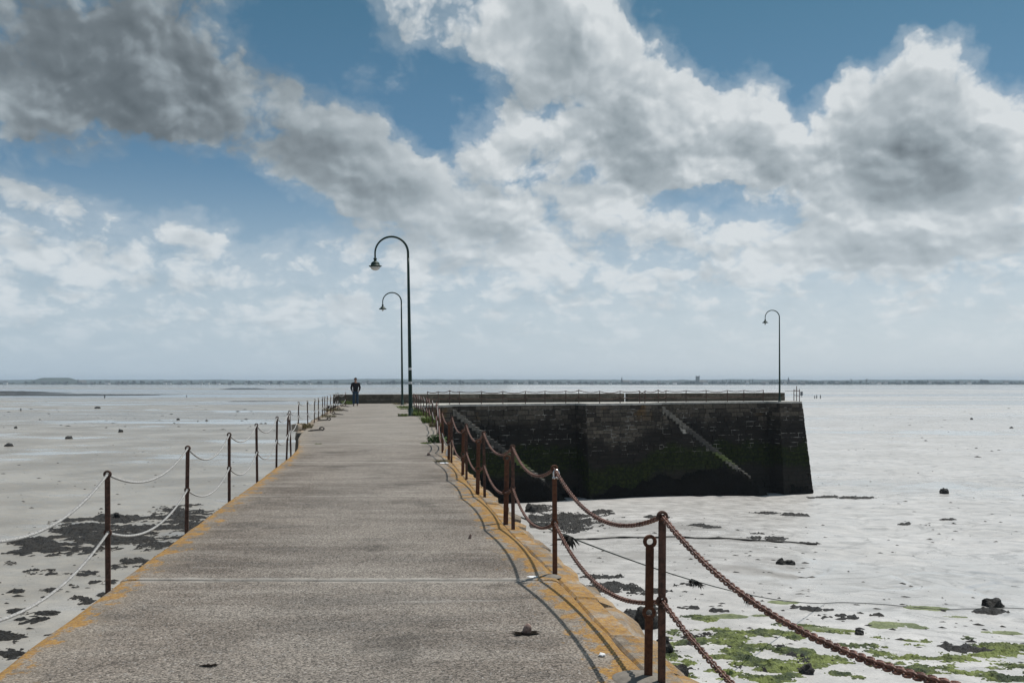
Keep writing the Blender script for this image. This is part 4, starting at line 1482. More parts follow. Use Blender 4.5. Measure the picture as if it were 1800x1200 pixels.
H3, r3_ = lamp_at(b3, 0, 545, 1344.5, 1369.5)
lamp('street_lamp', b3, H3, r3_, .075, .042, -.003, 'dark green swan neck lamp alone at the far right end of the jetty', False)

# ------------------------------------------------------------------ mooring loops, pins, scraps on the deck
def mooring_loop(p, L, lift, flip, label):
    o = empty('mooring_loop', p)
    m = simple('loop_iron', (.10, .088, .078), .7, .4, 25, metal=.2) if 'loop_iron' not in MATS else MATS['loop_iron']
    s = -1 if flip else 1
    pts = []
    for t in np.linspace(0, 1, 9): pts.append((s * L * (t - .5), -.05 + .0 * t, .02 + lift * .35 * t))
    for a in np.linspace(-math.pi / 2, math.pi * 1.0, 12):
        pts.append((s * (L * .5 + .07 * math.cos(a)), .03 * math.cos(a) * 0, .03 + lift * .55 + lift * .5 * math.sin(a)))
    for t in np.linspace(0, 1, 8): pts.append((s * (L * .42 - L * .95 * t), .05, .02 + lift * .45 * (1 - t)))
    link('bent_bar', MB().tube(pts, .022, 8).mesh('bent_bar', m, True), o)
    for y in (-.05, .05):
        link('fixing_plate', MB().box(-s * L * .5 - .05, -s * L * .5 + .05, y - .04, y + .04, 0.002, .022).mesh('fixing_plate', m), o)
    tag(o, label, 'mooring loop', 'iron mooring loops along the left side of the deck')
for k, (px, py, L, lf, fl) in enumerate([(555.5, 757.5, .36, .09, False), (569, 739.5, .40, .09, False), (594, 729, .42, .11, True), (603, 722, .45, .14, True), (606.5, 714.8, .4, .13, True)]):
    nm = ['nearest rusty mooring loop lying on the deck by the left rail', 'second mooring loop from the near end, its eye turned to the right', 'third mooring loop from the near end, beside the thick row of posts', 'fourth mooring loop, just short of the person', 'farthest mooring loop, close behind the last left post'][k]
    mooring_loop(deckpt(px, py), L, lf, fl, nm)

def pin_in_hole(p, w, rp, label):
    o = empty('iron_pin', p)
    r = random.Random(int(p.y * 100))
    vs = [(0, 0, .005)]
    n = 26
    for k in range(n):
        a = 2 * math.pi * k / n
        q = w * (1 + .5 * r.uniform(-1, 1) * (1 if k % 2 else .5)) * (1 + .25 * math.sin(2 * a + 1))
        vs.append((q * 1.3 * math.cos(a), q * .8 * math.sin(a), .006))
    link('hollow_shade', mesh('hollow_shade', vs, [(0, 1 + k, 1 + (k + 1) % n) for k in range(n)], PIT_SHADE), o)  # no recess cut: a flat dark patch paints the shade of the hollow
    if rp:
        link('pin_head', MB().lathe([(rp, -.01), (rp * 1.05, .02), (rp * .95, .045), (rp * .6, .062), (0, .068)], 14).mesh('pin_head', PIN, True), o, (.01, .01, 0), (.35, .25, 0))
    tag(o, label, 'pin')
pin_in_hole(deckpt(922, 1113), .062, .026, 'rusty pin stub on a flat patch of painted hollow shade, the nearer of two')
pin_in_hole(deckpt(823, 948.5), .066, .014, 'small rusty pin on a flat patch of painted hollow shade, the farther of two')
pin_in_hole(deckpt(370, 1170), .032, 0, 'small chipped hollow painted as flat shade in the near left of the deck')
pin_in_hole(deckpt(752, 800), .05, .030, 'tiny pale knob standing on the deck by the chain shadows')

def scrap(p, a, b, h, label, cat='litter', seed=1, rz=0.0):
    r = random.Random(seed)
    bm = bmesh.new()
    bmesh.ops.create_icosphere(bm, subdivisions=2, radius=1)
    for v in bm.verts:
        q = 1 + r.uniform(-.22, .22)
        v.co = Vector((v.co.x * a * q, v.co.y * b * q, max(0, v.co.z) * h * q + .004))
    me = bpy.data.meshes.new('white_scrap'); bm.to_mesh(me); bm.free(); me.materials.append(SCRAP)
    o = link('white_scrap', me, None, p, (0, 0, rz))
    tag(o, label, cat, 'white scraps lying on the deck')
scrap(deckpt(936, 1015.5), .055, .035, .012, 'flat white scrap on the deck joint beside the second post', seed=2)
scrap(deckpt(1058, 1152.5), .018, .020, .016, 'small crumpled white scrap near the front, between the chain shadows', seed=3)
scrap(deckpt(850, 903), .035, .05, .006, 'white smear shaped scrap on the deck left of the shadows', seed=4)
scrap(deckpt(780, 813.5), .09, .12, .006, 'white scrap at the deck edge by the paired rusty posts', seed=5)
scrap(deckpt(766, 770), .06, .10, .01, 'white scrap beside the leafy plant on the deck', seed=6)
scrap(deckpt(787, 801), .05, .03, .16, 'white rag hanging at the deck edge between the paired posts', 'rag', seed=7)

# mortar footing of the near posts
for p, w, lab in ((deckpt(1122, 1191), .11, 'worn round mortar footing at the short empty post'), (deckpt(968, 1014), .07, 'mortar footing under the rusty post by the joint')):
    o = link('mortar_footing', MB().lathe([(w * 1.25, .002), (w, .012), (w * .5, .020), (0, .022)], 18).mesh('mortar_footing', MORTPAD, True), None, p)
    tag(o, lab, 'footing')

# ------------------------------------------------------------------ plants on the pier
def tuft(p, w, h, n, mat, label, name='grass_tuft', seed=1, cat='grass tuft'):
    r = random.Random(seed)
    mb = MB()
    for _ in range(n):
        a = r.uniform(0, 6.28); q = w * math.sqrt(r.random())
        bx, by = q * math.cos(a), q * .6 * math.sin(a)
        hh = h * r.uniform(.4, 1.0); lx, ly = r.uniform(-.6, .6) * hh + bx * .5, r.uniform(-.6, .6) * hh
        ww = r.uniform(.004, .009) + .03 * hh
        d = r.uniform(0, 3.14); wx, wy = ww * math.cos(d), ww * math.sin(d)
        mb.add([(bx - wx, by - wy, 0), (bx + wx, by + wy, 0), (bx + lx * .4 + wx * .8, by + ly * .4 + wy * .8, hh * .6), (bx + lx * .4 - wx * .8, by + ly * .4 - wy * .8, hh * .6), (bx + lx, by + ly, hh * r.uniform(.7, 1.0))], [(0, 1, 2, 3), (3, 2, 4)])
    o = link(name, mb.mesh(name, mat), None, p)
    tag(o, label, cat, 'green tufts growing at the pier edges')
tuft(deckpt(708, 731.5), .20, .16, 260, GRASS, 'low green tuft on the deck left of the nearest lamp', seed=1)
tuft(deckpt(737, 731), .32, .26, 340, GRASS, 'grass tuft behind the foot of the nearest lamp by the rail', seed=2)
tuft(deckpt(757, 743), .32, .34, 420, GRASS, 'tall grass tuft under the chains right of the nearest lamp', seed=3)
tuft(deckpt(765, 750), .2, .2, 200, DRYG, 'yellowish dry tuft at the deck edge below the chains', seed=4)
tuft(deckpt(712, 716.5), .45, .18, 260, GRASS, 'small tuft at the foot of the far pole', seed=5)
tuft(deckpt(703, 710.5), .45, .16, 200, DRYG, 'brownish tuft at the far corner of the deck', seed=6)
tuft(deckpt(716, 719), .40, .12, 200, GRASS, 'flat green tuft along the right edge short of the far lamp', seed=7)
tuft(deckpt(729, 725), .30, .28, 260, LEAF, 'dark leafy tuft between lamp foot and posts', seed=8)
tuft(deckpt(611, 710.5), .35, .34, 240, GRASS, 'bright green tuft by the low wall left of the person', seed=9)
tuft(deckpt(779, 811.5), .16, .05, 160, DRYG, 'flat dry tuft in the deck crack by the paired posts', seed=10)
tuft(deckpt(578, 733), .30, .14, 160, DRYG, 'dry tuft at the left edge among the posts', seed=11)
tuft(deckpt(585, 722), .5, .22, 200, DRYG, 'dry tuft farther along the left edge', seed=12)
tuft(deckpt(537, 752), .25, .22, 130, DRYG, 'dry grass on the loose stones of the left landing', seed=13)
tuft(deckpt(749, 779.5), .12, .05, 150, GRASS, 'tiny low tuft in the joint left of the leafy plant', seed=14)
tuft(deckpt(560, 780), .08, .02, 60, GRASS, 'thin green line of moss in the joint left of the middle', seed=15)
def leafy(p, w, h, n, label, seed):
    r = random.Random(seed)
    o = empty('leafy_plant', p)
    mb, st = MB(), MB()
    for k in range(n):
        a = r.uniform(0, 6.28); q = w * math.sqrt(r.random())
        c = Vector((q * math.cos(a), q * .7 * math.sin(a), h * r.uniform(.15, 1.0) * (1 - .5 * (q / w) ** 2)))
        L = r.uniform(.035, .075); d = Vector((r.uniform(-1, 1), r.uniform(-1, 1), r.uniform(-.4, .7))).normalized()
        s = d.cross(Vector((r.uniform(-.4, .4), r.uniform(-.4, .4), 1))).normalized() * L * .42
        mb.add([c - d * L * .5, c + s, c + d * L * .6, c - s], [(0, 1, 2, 3)])
        if k % 8 == 0: st.tube([(c.x * .3, c.y * .3, 0), tuple(c)], .004, 4)
    link('leaves', mb.mesh('leaves', LEAF), o)['kind'] = 'stuff'
    link('stems', st.mesh('stems', LEAF), o)
    tag(o, label, 'plant')
leafy(deckpt(768, 778), .26, .24, 420, 'dark green leafy plant growing at the right edge under the chains', 3)

# ------------------------------------------------------------------ the person walking towards us
def skin_mesh(name, joints, edges, radii, mat, sub=2, root=0):
    me = bpy.data.meshes.new(name + '_cage')
    me.from_pydata(joints, edges, [])
    ob = bpy.data.objects.new(name + '_cage', me); COL.objects.link(ob)
    md = ob.modifiers.new('skin', 'SKIN'); md.use_smooth_shade = True
    sv = me.skin_vertices[0].data
    for i, r in enumerate(radii):
        sv[i].radius = r if hasattr(r, '__len__') else (r, r)
        sv[i].use_root = (i == root)
    ob.modifiers.new('sub', 'SUBSURF').levels = sub
    dg = bpy.context.evaluated_depsgraph_get(); dg.update()
    out = bpy.data.meshes.new_from_object(ob.evaluated_get(dg))
    bpy.data.objects.remove(ob); bpy.data.meshes.remove(me)
    out.name = name
    out.materials.clear(); out.materials.append(mat)
    out.polygons.foreach_set('use_smooth', [True] * len(out.polygons))
    return out

def person():
    p = deckpt(625, 713.3)
    o = empty('person', p)
    o.rotation_euler = (0, 0, .10)
    # facing -Y (towards the camera); walking, weight on the right leg, hands in the jacket pockets
    J = [(0, 0, .95), (0, .01, 1.15), (0, .0, 1.38), (0, -.01, 1.50), (0, -.03, 1.57), (0, -.035, 1.66), (0, -.03, 1.74)]
    E = [(0, 1), (1, 2), (2, 3), (3, 4), (4, 5), (5, 6)]
    Rr = [(.15, .11), (.15, .11), (.17, .11), (.06, .06), (.062, .075), (.078, .098), (.055, .07)]
    def add(pt, rad, frm):
        J.append(pt); Rr.append(rad); E.append((frm, len(J) - 1)); return len(J) - 1
    for s in (-1, 1):
        k = add((s * .19, .0, 1.40), .065, 2); k = add((s * .255, .05, 1.12), .046, k); k = add((s * .215, -.06, .93), .036, k); k = add((s * .175, -.10, .88), (.03, .045), k)
        f = -.13 if s < 0 else .10
        h = add((s * .095, .0, .90), .088, 0); k = add((s * .105, f * .75 - .02, .50), .06, h); k = add((s * .11, f * 1.1 + (.04 if s > 0 else 0), .09), .042, k); k = add((s * .115, f * 1.1 - .13, .04), (.042, .03), k)
    body = link('body', skin_mesh('body', J, E, Rr, SKIN), o)
    # face: nose, ears, eyes, mouth
    hd = Vector((0, -.035, 1.66))
    mb = MB()
    mb.add([(-.014, -.125, 1.645), (.014, -.125, 1.645), (0, -.155, 1.648), (0, -.122, 1.69)], [(0, 1, 2), (0, 2, 3), (1, 3, 2), (0, 3, 1)])
    for s in (-1, 1): mb.tube([(s * .080, -.03, 1.635), (s * .090, -.02, 1.665), (s * .082, -.015, 1.69)], .014, 6)
    link('nose_and_ears', mb.mesh('nose_and_ears', SKIN, True), o)
    mb = MB()
    for s in (-1, 1): mb.tube([(s * .018, -.122, 1.682), (s * .046, -.113, 1.683)], .007, 5)
    mb.tube([(-.022, -.122, 1.612), (.022, -.122, 1.612)], .005, 5)
    link('eyes_and_mouth', mb.mesh('eyes_and_mouth', HAIR, True), o)
    # hair as a cap over the back and top of the head
    bm = bmesh.new(); bmesh.ops.create_uvsphere(bm, u_segments=18, v_segments=12, radius=1)
    bmesh.ops.delete(bm, geom=[v for v in bm.verts if v.co.z < (.25 if v.co.y < 0 else -.35)], context='VERTS')
    for v in bm.verts: v.co = Vector((v.co.x * .093, v.co.y * .112 - .02, v.co.z * .118 + 1.675))
    me = bpy.data.meshes.new('hair'); bm.to_mesh(me); bm.free(); me.materials.append(HAIR)
    link('hair', me, o)
    # jacket
    J2 = [(0, .0, .86), (0, .01, 1.05), (0, .01, 1.22), (0, 0, 1.38), (0, -.01, 1.50)]
    E2 = [(0, 1), (1, 2), (2, 3), (3, 4)]
    R2 = [(.18, .15), (.175, .145), (.19, .145), (.18, .135), (.085, .085)]
    for s in (-1, 1):
        k = len(J2); J2 += [(s * .205, .005, 1.41), (s * .275, .06, 1.13), (s * .215, -.06, .935)]; R2 += [.085, .068, .058]; E2 += [(3, k), (k, k + 1), (k + 1, k + 2)]
    link('jacket', skin_mesh('jacket', J2, E2, R2, JACKET), o)
    # trousers
    J3 = [(0, .0, .93)]; E3 = []; R3 = [(.165, .125)]
    for s in (-1, 1):
        f = -.13 if s < 0 else .10
        k = len(J3); J3 += [(s * .098, 0, .85), (s * .105, f * .75 - .02, .50), (s * .11, f * 1.1 + (.04 if s > 0 else 0), .10)]
        R3 += [.110, .090, .086]; E3 += [(0, k), (k, k + 1), (k + 1, k + 2)]
    link('trousers', skin_mesh('trousers', J3, E3, R3, JEANS), o)
    for s in (-1, 1):
        f = -.13 if s < 0 else .10
        y0 = f * 1.1 + (.04 if s > 0 else 0)
        sh = skin_mesh('shoe', [(s * .11, y0 + .05, .05), (s * .113, y0 - .07, .05), (s * .118, y0 - .19, .036)], [(0, 1), (1, 2)], [(.05, .05), (.052, .048), (.042, .033)], SHOE, 1)
        link('shoe', sh, o)
    tag(o, 'person in a dark jacket and blue jeans walking towards us, hands in pockets', 'person')
person()

# ------------------------------------------------------------------ seaweed, algae and rocks on the flat
def heightmass(name, x0, x1, y0, y1, cx, cy, hfun, mat, label, cat='seaweed', kind='stuff', spike=.055):
    """lumpy weed lying on the flat: a height sheet that dips under the mud where there is none"""
    xs = np.arange(x0, x1, cx); ys = np.arange(y0, y1, cy)
    X, Y = np.meshgrid(xs, ys)
    X = X + rng.uniform(-.3, .3, X.shape) * cx; Y = Y + rng.uniform(-.3, .3, Y.shape) * cy
    Hh = hfun(X, Y)
    Hh = Hh + np.where(Hh > -.02, rng.uniform(-1, 1, Hh.shape) ** 3 * spike + np.abs(fbm(X / .33, Y / .4, 2, 91)) * spike * 1.6 - spike * .3, 0)
    Z = tz(X, Y) + Hh
    keep = Hh > -.03
    cell = keep[:-1, :-1] | keep[1:, :-1] | keep[:-1, 1:] | keep[1:, 1:]
    idx = -np.ones(X.shape, int)
    use = np.zeros(X.shape, bool)
    use[:-1, :-1] |= cell; use[1:, :-1] |= cell; use[:-1, 1:] |= cell; use[1:, 1:] |= cell
    idx[use] = np.arange(use.sum())
    ox, oy = float(X[use].mean()), float(Y[use].mean())
    V = np.stack([X[use] - ox, Y[use] - oy, Z[use]], 1)
    ii, jj = np.nonzero(cell)
    F = np.stack([idx[ii, jj], idx[ii, jj + 1], idx[ii + 1, jj + 1], idx[ii + 1, jj]], 1)
    o = link(name, mesh(name, V, F.tolist(), mat, False), None, (ox, oy, 0))
    tag(o, label, cat if kind is None else None, kind=kind)
    return o

def mask_px(X, Y, ells):
    px = 900 + FPX * X / Y; py = HOR + FPX * (EYE + 6.8) / Y
    m = np.full(X.shape, -1.0)
    for (cx, cy, rx, ry) in ells:
        d = 1 - np.sqrt(((px - cx) / rx) ** 2 + ((py - cy) / ry) ** 2)
        m = np.maximum(m, d)
    return m

def lumps(X, Y, sd, sc=1.0):
    return fbm(X / (.5 * sc), Y / (.7 * sc), 4, sd, .6)

K_LEFT = [(225, 936, 150, 30), (110, 962, 110, 20), (315, 928, 90, 34), (240, 966, 80, 12)]
heightmass('wrack_bank', -27, -12, 44, 66, .07, .13, lambda X, Y: .62 * (.48 * np.clip(mask_px(X, Y, K_LEFT), -.3, .34) + .15 * lumps(X, Y, 3) + .28 * fbm(X / 2.8, Y / 2.0, 4, 40, .6) - .10), KELP, 'bank of dark bladder wrack on the mud left of the pier')
K_SMALL_L = [(75, 1012, 45, 7), (60, 1098, 45, 7), (30, 1080, 30, 7), (85, 1085, 34, 5), (140, 1062, 26, 12), (150, 1015, 26, 7), (235, 993, 32, 8), (180, 1030, 30, 5), (205, 1003, 28, 5), (5, 1126, 60, 13), (8, 1158, 50, 18), (130, 1036, 16, 5), (92, 1042, 30, 4), (250, 1000, 25, 5), (190, 1052, 30, 5), (25, 1045, 20, 4), (280, 985, 20, 4), (15, 995, 18, 5), (160, 990, 12, 3), (110, 1122, 30, 9)]
heightmass('wrack_patches', -24, -9, 27, 46.5, .06, .10, lambda X, Y: .55 * (.26 * np.clip(mask_px(X, Y, K_SMALL_L), -.35, .45) + .12 * lumps(X, Y, 8) + .14 * fbm(X / 1.8, Y / 1.2, 4, 45, .6) - .095), KELP, 'small scattered patches of dark wrack on the near left mud')
K_R = [(990, 921, 95, 18), (935, 897, 45, 9), (1060, 1023, 44, 6), (1085, 1041, 55, 14), (1130, 1048, 55, 9), (1200, 1036, 28, 5), (1115, 1092, 60, 16), (1060, 905, 30, 6), (1000, 935, 40, 8), (1145, 1078, 40, 12)]
heightmass('wrack_patches', 1.0, 10, 28, 66, .06, .12, lambda X, Y: .6 * (.34 * np.clip(mask_px(X, Y, K_R), -.35, .45) + .12 * lumps(X, Y, 13) + .16 * fbm(X / 2.0, Y / 1.3, 4, 47, .6) - .08), KELP, 'dark wrack patches on the mud beyond the right rail')
K_R2 = [(1155, 915, 30, 3), (1350, 899, 30, 3.2), (1395, 901, 34, 3.5), (1352, 948, 48, 4), (1430, 1075, 40, 6), (1478, 1089, 46, 7), (1400, 1073, 30, 4), (1700, 1139, 75, 11), (1500, 867, 50, 3), (1455, 866, 40, 2.5), (1225, 928, 25, 3), (1245, 931, 30, 3), (1330, 940, 20, 2), (1745, 1065, 34, 6), (1590, 912, 14, 3), (1668, 905, 20, 1.5), (1420, 953, 30, 2), (1210, 1077, 25, 5), (1262, 1083, 22, 3), (1540, 1083, 20, 2.5), (1510, 1113, 12, 4)]
heightmass('wrack_patches', 4, 40, 27, 76, .09, .16, lambda X, Y: .24 * np.clip(mask_px(X, Y, K_R2), -.4, .5) + .09 * lumps(X, Y, 23) + .08 * fbm(X / 1.8, Y / 1.2, 3, 48, .6) - .06, KELP, 'thin strips of dark wrack stranded on the open right mud')

G_ELL = [(1260, 1140, 150, 28), (1330, 1178, 230, 40), (1200, 1165, 80, 45), (1350, 1128, 90, 14), (1530, 1143, 110, 15), (1630, 1172, 190, 30), (1450, 1182, 130, 22), (1760, 1142, 100, 20), (1720, 1168, 130, 18), (1230, 1097, 70, 9), (1790, 1190, 90, 16), (1600, 1125, 70, 6), (1480, 1117, 60, 5), (1400, 1108, 70, 5), (1690, 1120, 60, 4), (1560, 1160, 80, 10)]
def green_h(X, Y):
    m = np.clip(mask_px(X, Y, G_ELL), -.5, .45)
    return .42 * m + .40 * fbm(X / 1.6, Y / 1.0, 5, 61, .6) + .07 * lumps(X, Y, 62, .6) - .175
heightmass('green_algae', 3.2, 19, 26.5, 37.5, .05, .07, lambda X, Y: np.minimum(green_h(X, Y), .30) * .42, ALGAE, 'bright green algae over the near right mud', spike=.035)
def wrack_h(X, Y):
    m = np.clip(mask_px(X, Y, [(1250, 1150, 130, 26), (1300, 1185, 200, 24), (1210, 1130, 60, 20), (1700, 1140, 80, 14), (1400, 1165, 110, 14)]), -.5, .4)
    return .30 * m + .36 * fbm(X / 1.0, Y / 1.2, 4, 81, .55) + .07 * lumps(X, Y, 82, .5) - .25
heightmass('wrack_patches', 3.2, 19, 26.5, 37.5, .05, .07, lambda X, Y: np.minimum(wrack_h(X, Y), .3) * .6, KELP, 'dark wrack mixed among the green algae at the near right')
P_ELL = [(1570, 1099, 55, 9), (1375, 1064, 40, 4), (1630, 1064, 50, 4), (1450, 1113, 60, 4), (1270, 1092, 60, 5), (1680, 1075, 30, 2), (1760, 1105, 50, 4), (1610, 1103, 30, 4), (1340, 1090, 30, 2)]
heightmass('pale_algae', 3.2, 24, 30, 42, .07, .10, lambda X, Y: .14 * np.clip(mask_px(X, Y, P_ELL), -.4, .4) + .05 * fbm(X / .8, Y / .9, 4, 65) - .03, ALGAEL, 'thin pale green algae film at the upper edge of the weed', spike=.012)

def scatter_bits(name, cnt, region, label, seed, smin, smax):
    r = np.random.default_rng(seed)
    mb = MB()
    made = 0
    while made < cnt:
        px = r.uniform(region[0], region[1], 4000); q = r.uniform(0, 1, 4000)
        dl = region[2] + (region[3] - region[2]) * q ** 1.0
        Y = 8.4 * FPX / dl; X = (px - 900) / FPX * Y
        dens = fbm(X / 9, Y / 14, 3, seed) + .25
        ok = r.uniform(-.4, .7, 4000) < dens
        for x, y in zip(X[ok], Y[ok]):
            if x > eL(y) - 1.2 and x < eR(y) + 1.2 and y < 72: continue
            if y > 62 and y < 84 and -9 < x < 26: continue
            s = float(r.uniform(0, 1)) ** 4 * (smax - smin) + smin
            z = tzf(x, y)
            n = 6
            a0 = r.uniform(0, 6)
            el_ = r.uniform(1.0, 2.6)
            ring = []
            for k in range(n):
                a = a0 + 2 * math.pi * k / n; qq = s * r.uniform(.5, 1.1)
                ring.append((x + qq * el_ * math.cos(a), y + qq * math.sin(a), z - .01))
            mb.add(ring + [(x + s * .2 * r.uniform(-1, 1), y, z + s * r.uniform(.18, .55))], [(k, (k + 1) % n, n) for k in range(n)])
            made += 1
            if made >= cnt: break
    o = link(name, mb.mesh(name, KELP))
    tag(o, label, kind='stuff')
scatter_bits('wrack_bits', 1000, (-60, 700, 60, 520), 'loose bits of wrack and shell scattered on the left mud', 3, .02, .16)
scatter_bits('wrack_bits', 700, (1150, 1900, 150, 500), 'loose bits of wrack scattered on the right mud', 4, .02, .14)
scatter_bits('wrack_bits', 350, (900, 1450, 205, 420), 'loose bits of wrack below the jetty wall', 5, .02, .14)
scatter_bits('far_wrack_bits', 260, (-60, 560, 22, 90), 'far specks of stone and wrack on the left flat', 6, .08, .5)
scatter_bits('far_wrack_bits', 150, (1440, 1860, 20, 130), 'far specks of stone and wrack on the right flat', 7, .06, .32)

def rock(px, py, wpx, hpx, label, seed, name='rock'):
    p = flatpt(px, py)
    k = p.y / FPX
    w, h = wpx * k / 2, hpx * k
    r = random.Random(seed)
    bm = bmesh.new(); bmesh.ops.create_icosphere(bm, subdivisions=3, radius=1)
    for v in bm.verts:
        n = mnoise.noise(v.co * 1.6 + Vector((seed, 0, 0))) * .4 + mnoise.noise(v.co * 4 + Vector((0, seed, 0))) * .16
        q = 1 + n
        v.co = Vector((v.co.x * w * q, v.co.y * w * .8 * q, v.co.z * h * q - (0 if v.co.z > 0 else 0)))
    me = bpy.data.meshes.new(name); bm.to_mesh(me); bm.free(); me.materials.append(ROCK)
    o = link(name, me, None, (p.x, p.y, p.z + h * .12))
    tag(o, label, 'rock', 'dark weed covered rocks on the flat')
for i, a in enumerate([
    (1372, 991, 16, 9, 'small round dark rock, left of a close pair on the right mud'),
    (1388, 991, 20, 7, 'longer dark rock, right of a close pair on the right mud'),
    (1660, 867, 16, 9, 'lone dark rock far out on the right mud'),
    (1745, 1065, 34, 13, 'dark weedy rock at the right beside the lying rope'),
    (1135, 1101, 48, 28, 'big dark rock at the pier foot behind the short eyed post'),
    (1166, 1148, 30, 26, 'dark rock half hidden behind the tall front post'),
    (1418, 1182, 28, 14, 'rounded dark rock among the green algae at the bottom'),
    (1510, 1114, 16, 8, 'small green and black rock at the upper edge of the algae'),
    (935, 899, 24, 12, 'dark rock on the wrack below the right rail chains'),
    (212, 759.5, 9, 5, 'dark stone on the left flat, rightmost of three in a row'),
    (121, 771, 13, 5, 'dark stone on the left flat, middle of three in a row'),
    (16, 784, 14, 5, 'dark stone at the left edge of the flat'),
    (28, 752.5, 6, 3, 'tiny stone left on the far flat, above the edge stone'),
    (313, 737.5, 6, 2.5, 'tiny stone on the far left flat, by itself'),
    (172, 717.5, 10, 3, 'low dark stone on the far left flat near the stakes'),
    (205, 911, 13, 9, 'weedy lump standing on top of the left wrack bank'),
    (1708, 737, 5, 2.5, 'tiny stone on the far right flat'),
    (1778, 752, 6, 2.5, 'tiny stone at the right edge of the far flat'),
    (1240, 869, 24, 6, 'dark weedy stone at the foot of the jetty steps'),
    (1190, 1190, 40, 22, 'dark rock at the pier foot beside the front post base'),
]):
    rock(*a[:5], seed=11 + i * 3)

# dark mussel beds far out on the left
def bed(px0, px1, py, wy, hpx, label, seed):
    Y = 8.5 * FPX / (py - HOR)
    x0, x1 = (px0 - 900) / FPX * Y, (px1 - 900) / FPX * Y
    k = Y / FPX
    n, m = 90, 7
    V, F = [], []
    for j in range(m):
        for i in range(n):
            u, v = i / (n - 1), j / (m - 1)
            x = x0 + (x1 - x0) * u; y = Y + wy * (v - .3)
            e = sstep(0, .03, u) * sstep(1, .55, u) * math.sin(math.pi * v)
            h = hpx * k * e * (1 + .6 * float(perlin(u * 25, v * 2 + seed, seed))) - .05
            V.append((x, y, tzf(x, y) + h))
    for j in range(m - 1):
        for i in range(n - 1):
            F.append((j * n + i, j * n + i + 1, (j + 1) * n + i + 1, (j + 1) * n + i))
    o = link('mussel_bed', mesh('mussel_bed', V, F, BED, True))
    tag(o, label, 'mussel bed', 'long dark beds out on the left flat')
bed(-120, 116, 691, 60, 3.6, 'long dark mussel bed at the left edge, upper of two', 3)
bed(-120, 300, 694.5, 40, 2.4, 'long dark mussel bed at the left edge, lower of two', 4)
bed(200, 335, 693.3, 20, .7, 'thin dark bed left of the middle, low on the flat', 5)
bed(394, 470, 684, 80, 1.9, 'dark bed far out left of the person', 6)
bed(478, 560, 684.5, 60, .6, 'faint dark bed just left of the person', 7)
bed(400, 520, 706, 14, .7, 'thin dark drift line beyond the left rail', 8)

# stakes far out on the flat
def stake(px, py, hpx, wpx, label, grp):
    p = flatpt(px, py); k = p.y / FPX
    w, h = wpx * k / 2, hpx * k
    mb = MB().tube([(0, 0, -.2), (w * .2, 0, h * .5), (w * .1, 0, h)], [w, w * .9, w * .7], 6)
    o = link('wooden_stake', mb.mesh('wooden_stake', ROCK), None, p)
    tag(o, label, 'stake', grp)
for a in [(1432, 700, 5, 1.6, 'dark stake off the jetty tip, leftmost of three'), (1435.5, 700, 6, 1.8, 'dark stake off the jetty tip, middle of three'), (1442, 700, 6, 1.8, 'dark stake off the jetty tip, rightmost of three'), (184, 699, 5, 2, 'dark stub standing on the far left flat'), (36.5, 722, 5, 2, 'dark stub near the left edge of the flat'), (328, 698, 4, 1.2, 'thin leaning stake far out on the left flat')]:
    stake(*a, 'dark stakes standing on the flat')
def marker_board():
    p = flatpt(1409, 697); k = p.y / FPX
    o = empty('marker_board', p)
    link('board', MB().box(-2.2 * k, 2.2 * k, -.03, .03, 2 * k, 9 * k).mesh('board', simple('board_grey', (.16, .16, .17), .8, .3, 3)), o)
    link('stand', MB().tube([(0, .06, -.3), (0, .06, 8 * k)], .5 * k, 6).mesh('stand', ROCK), o)
    tag(o, 'small grey board on a stake standing off the jetty tip', 'marker')
marker_board()

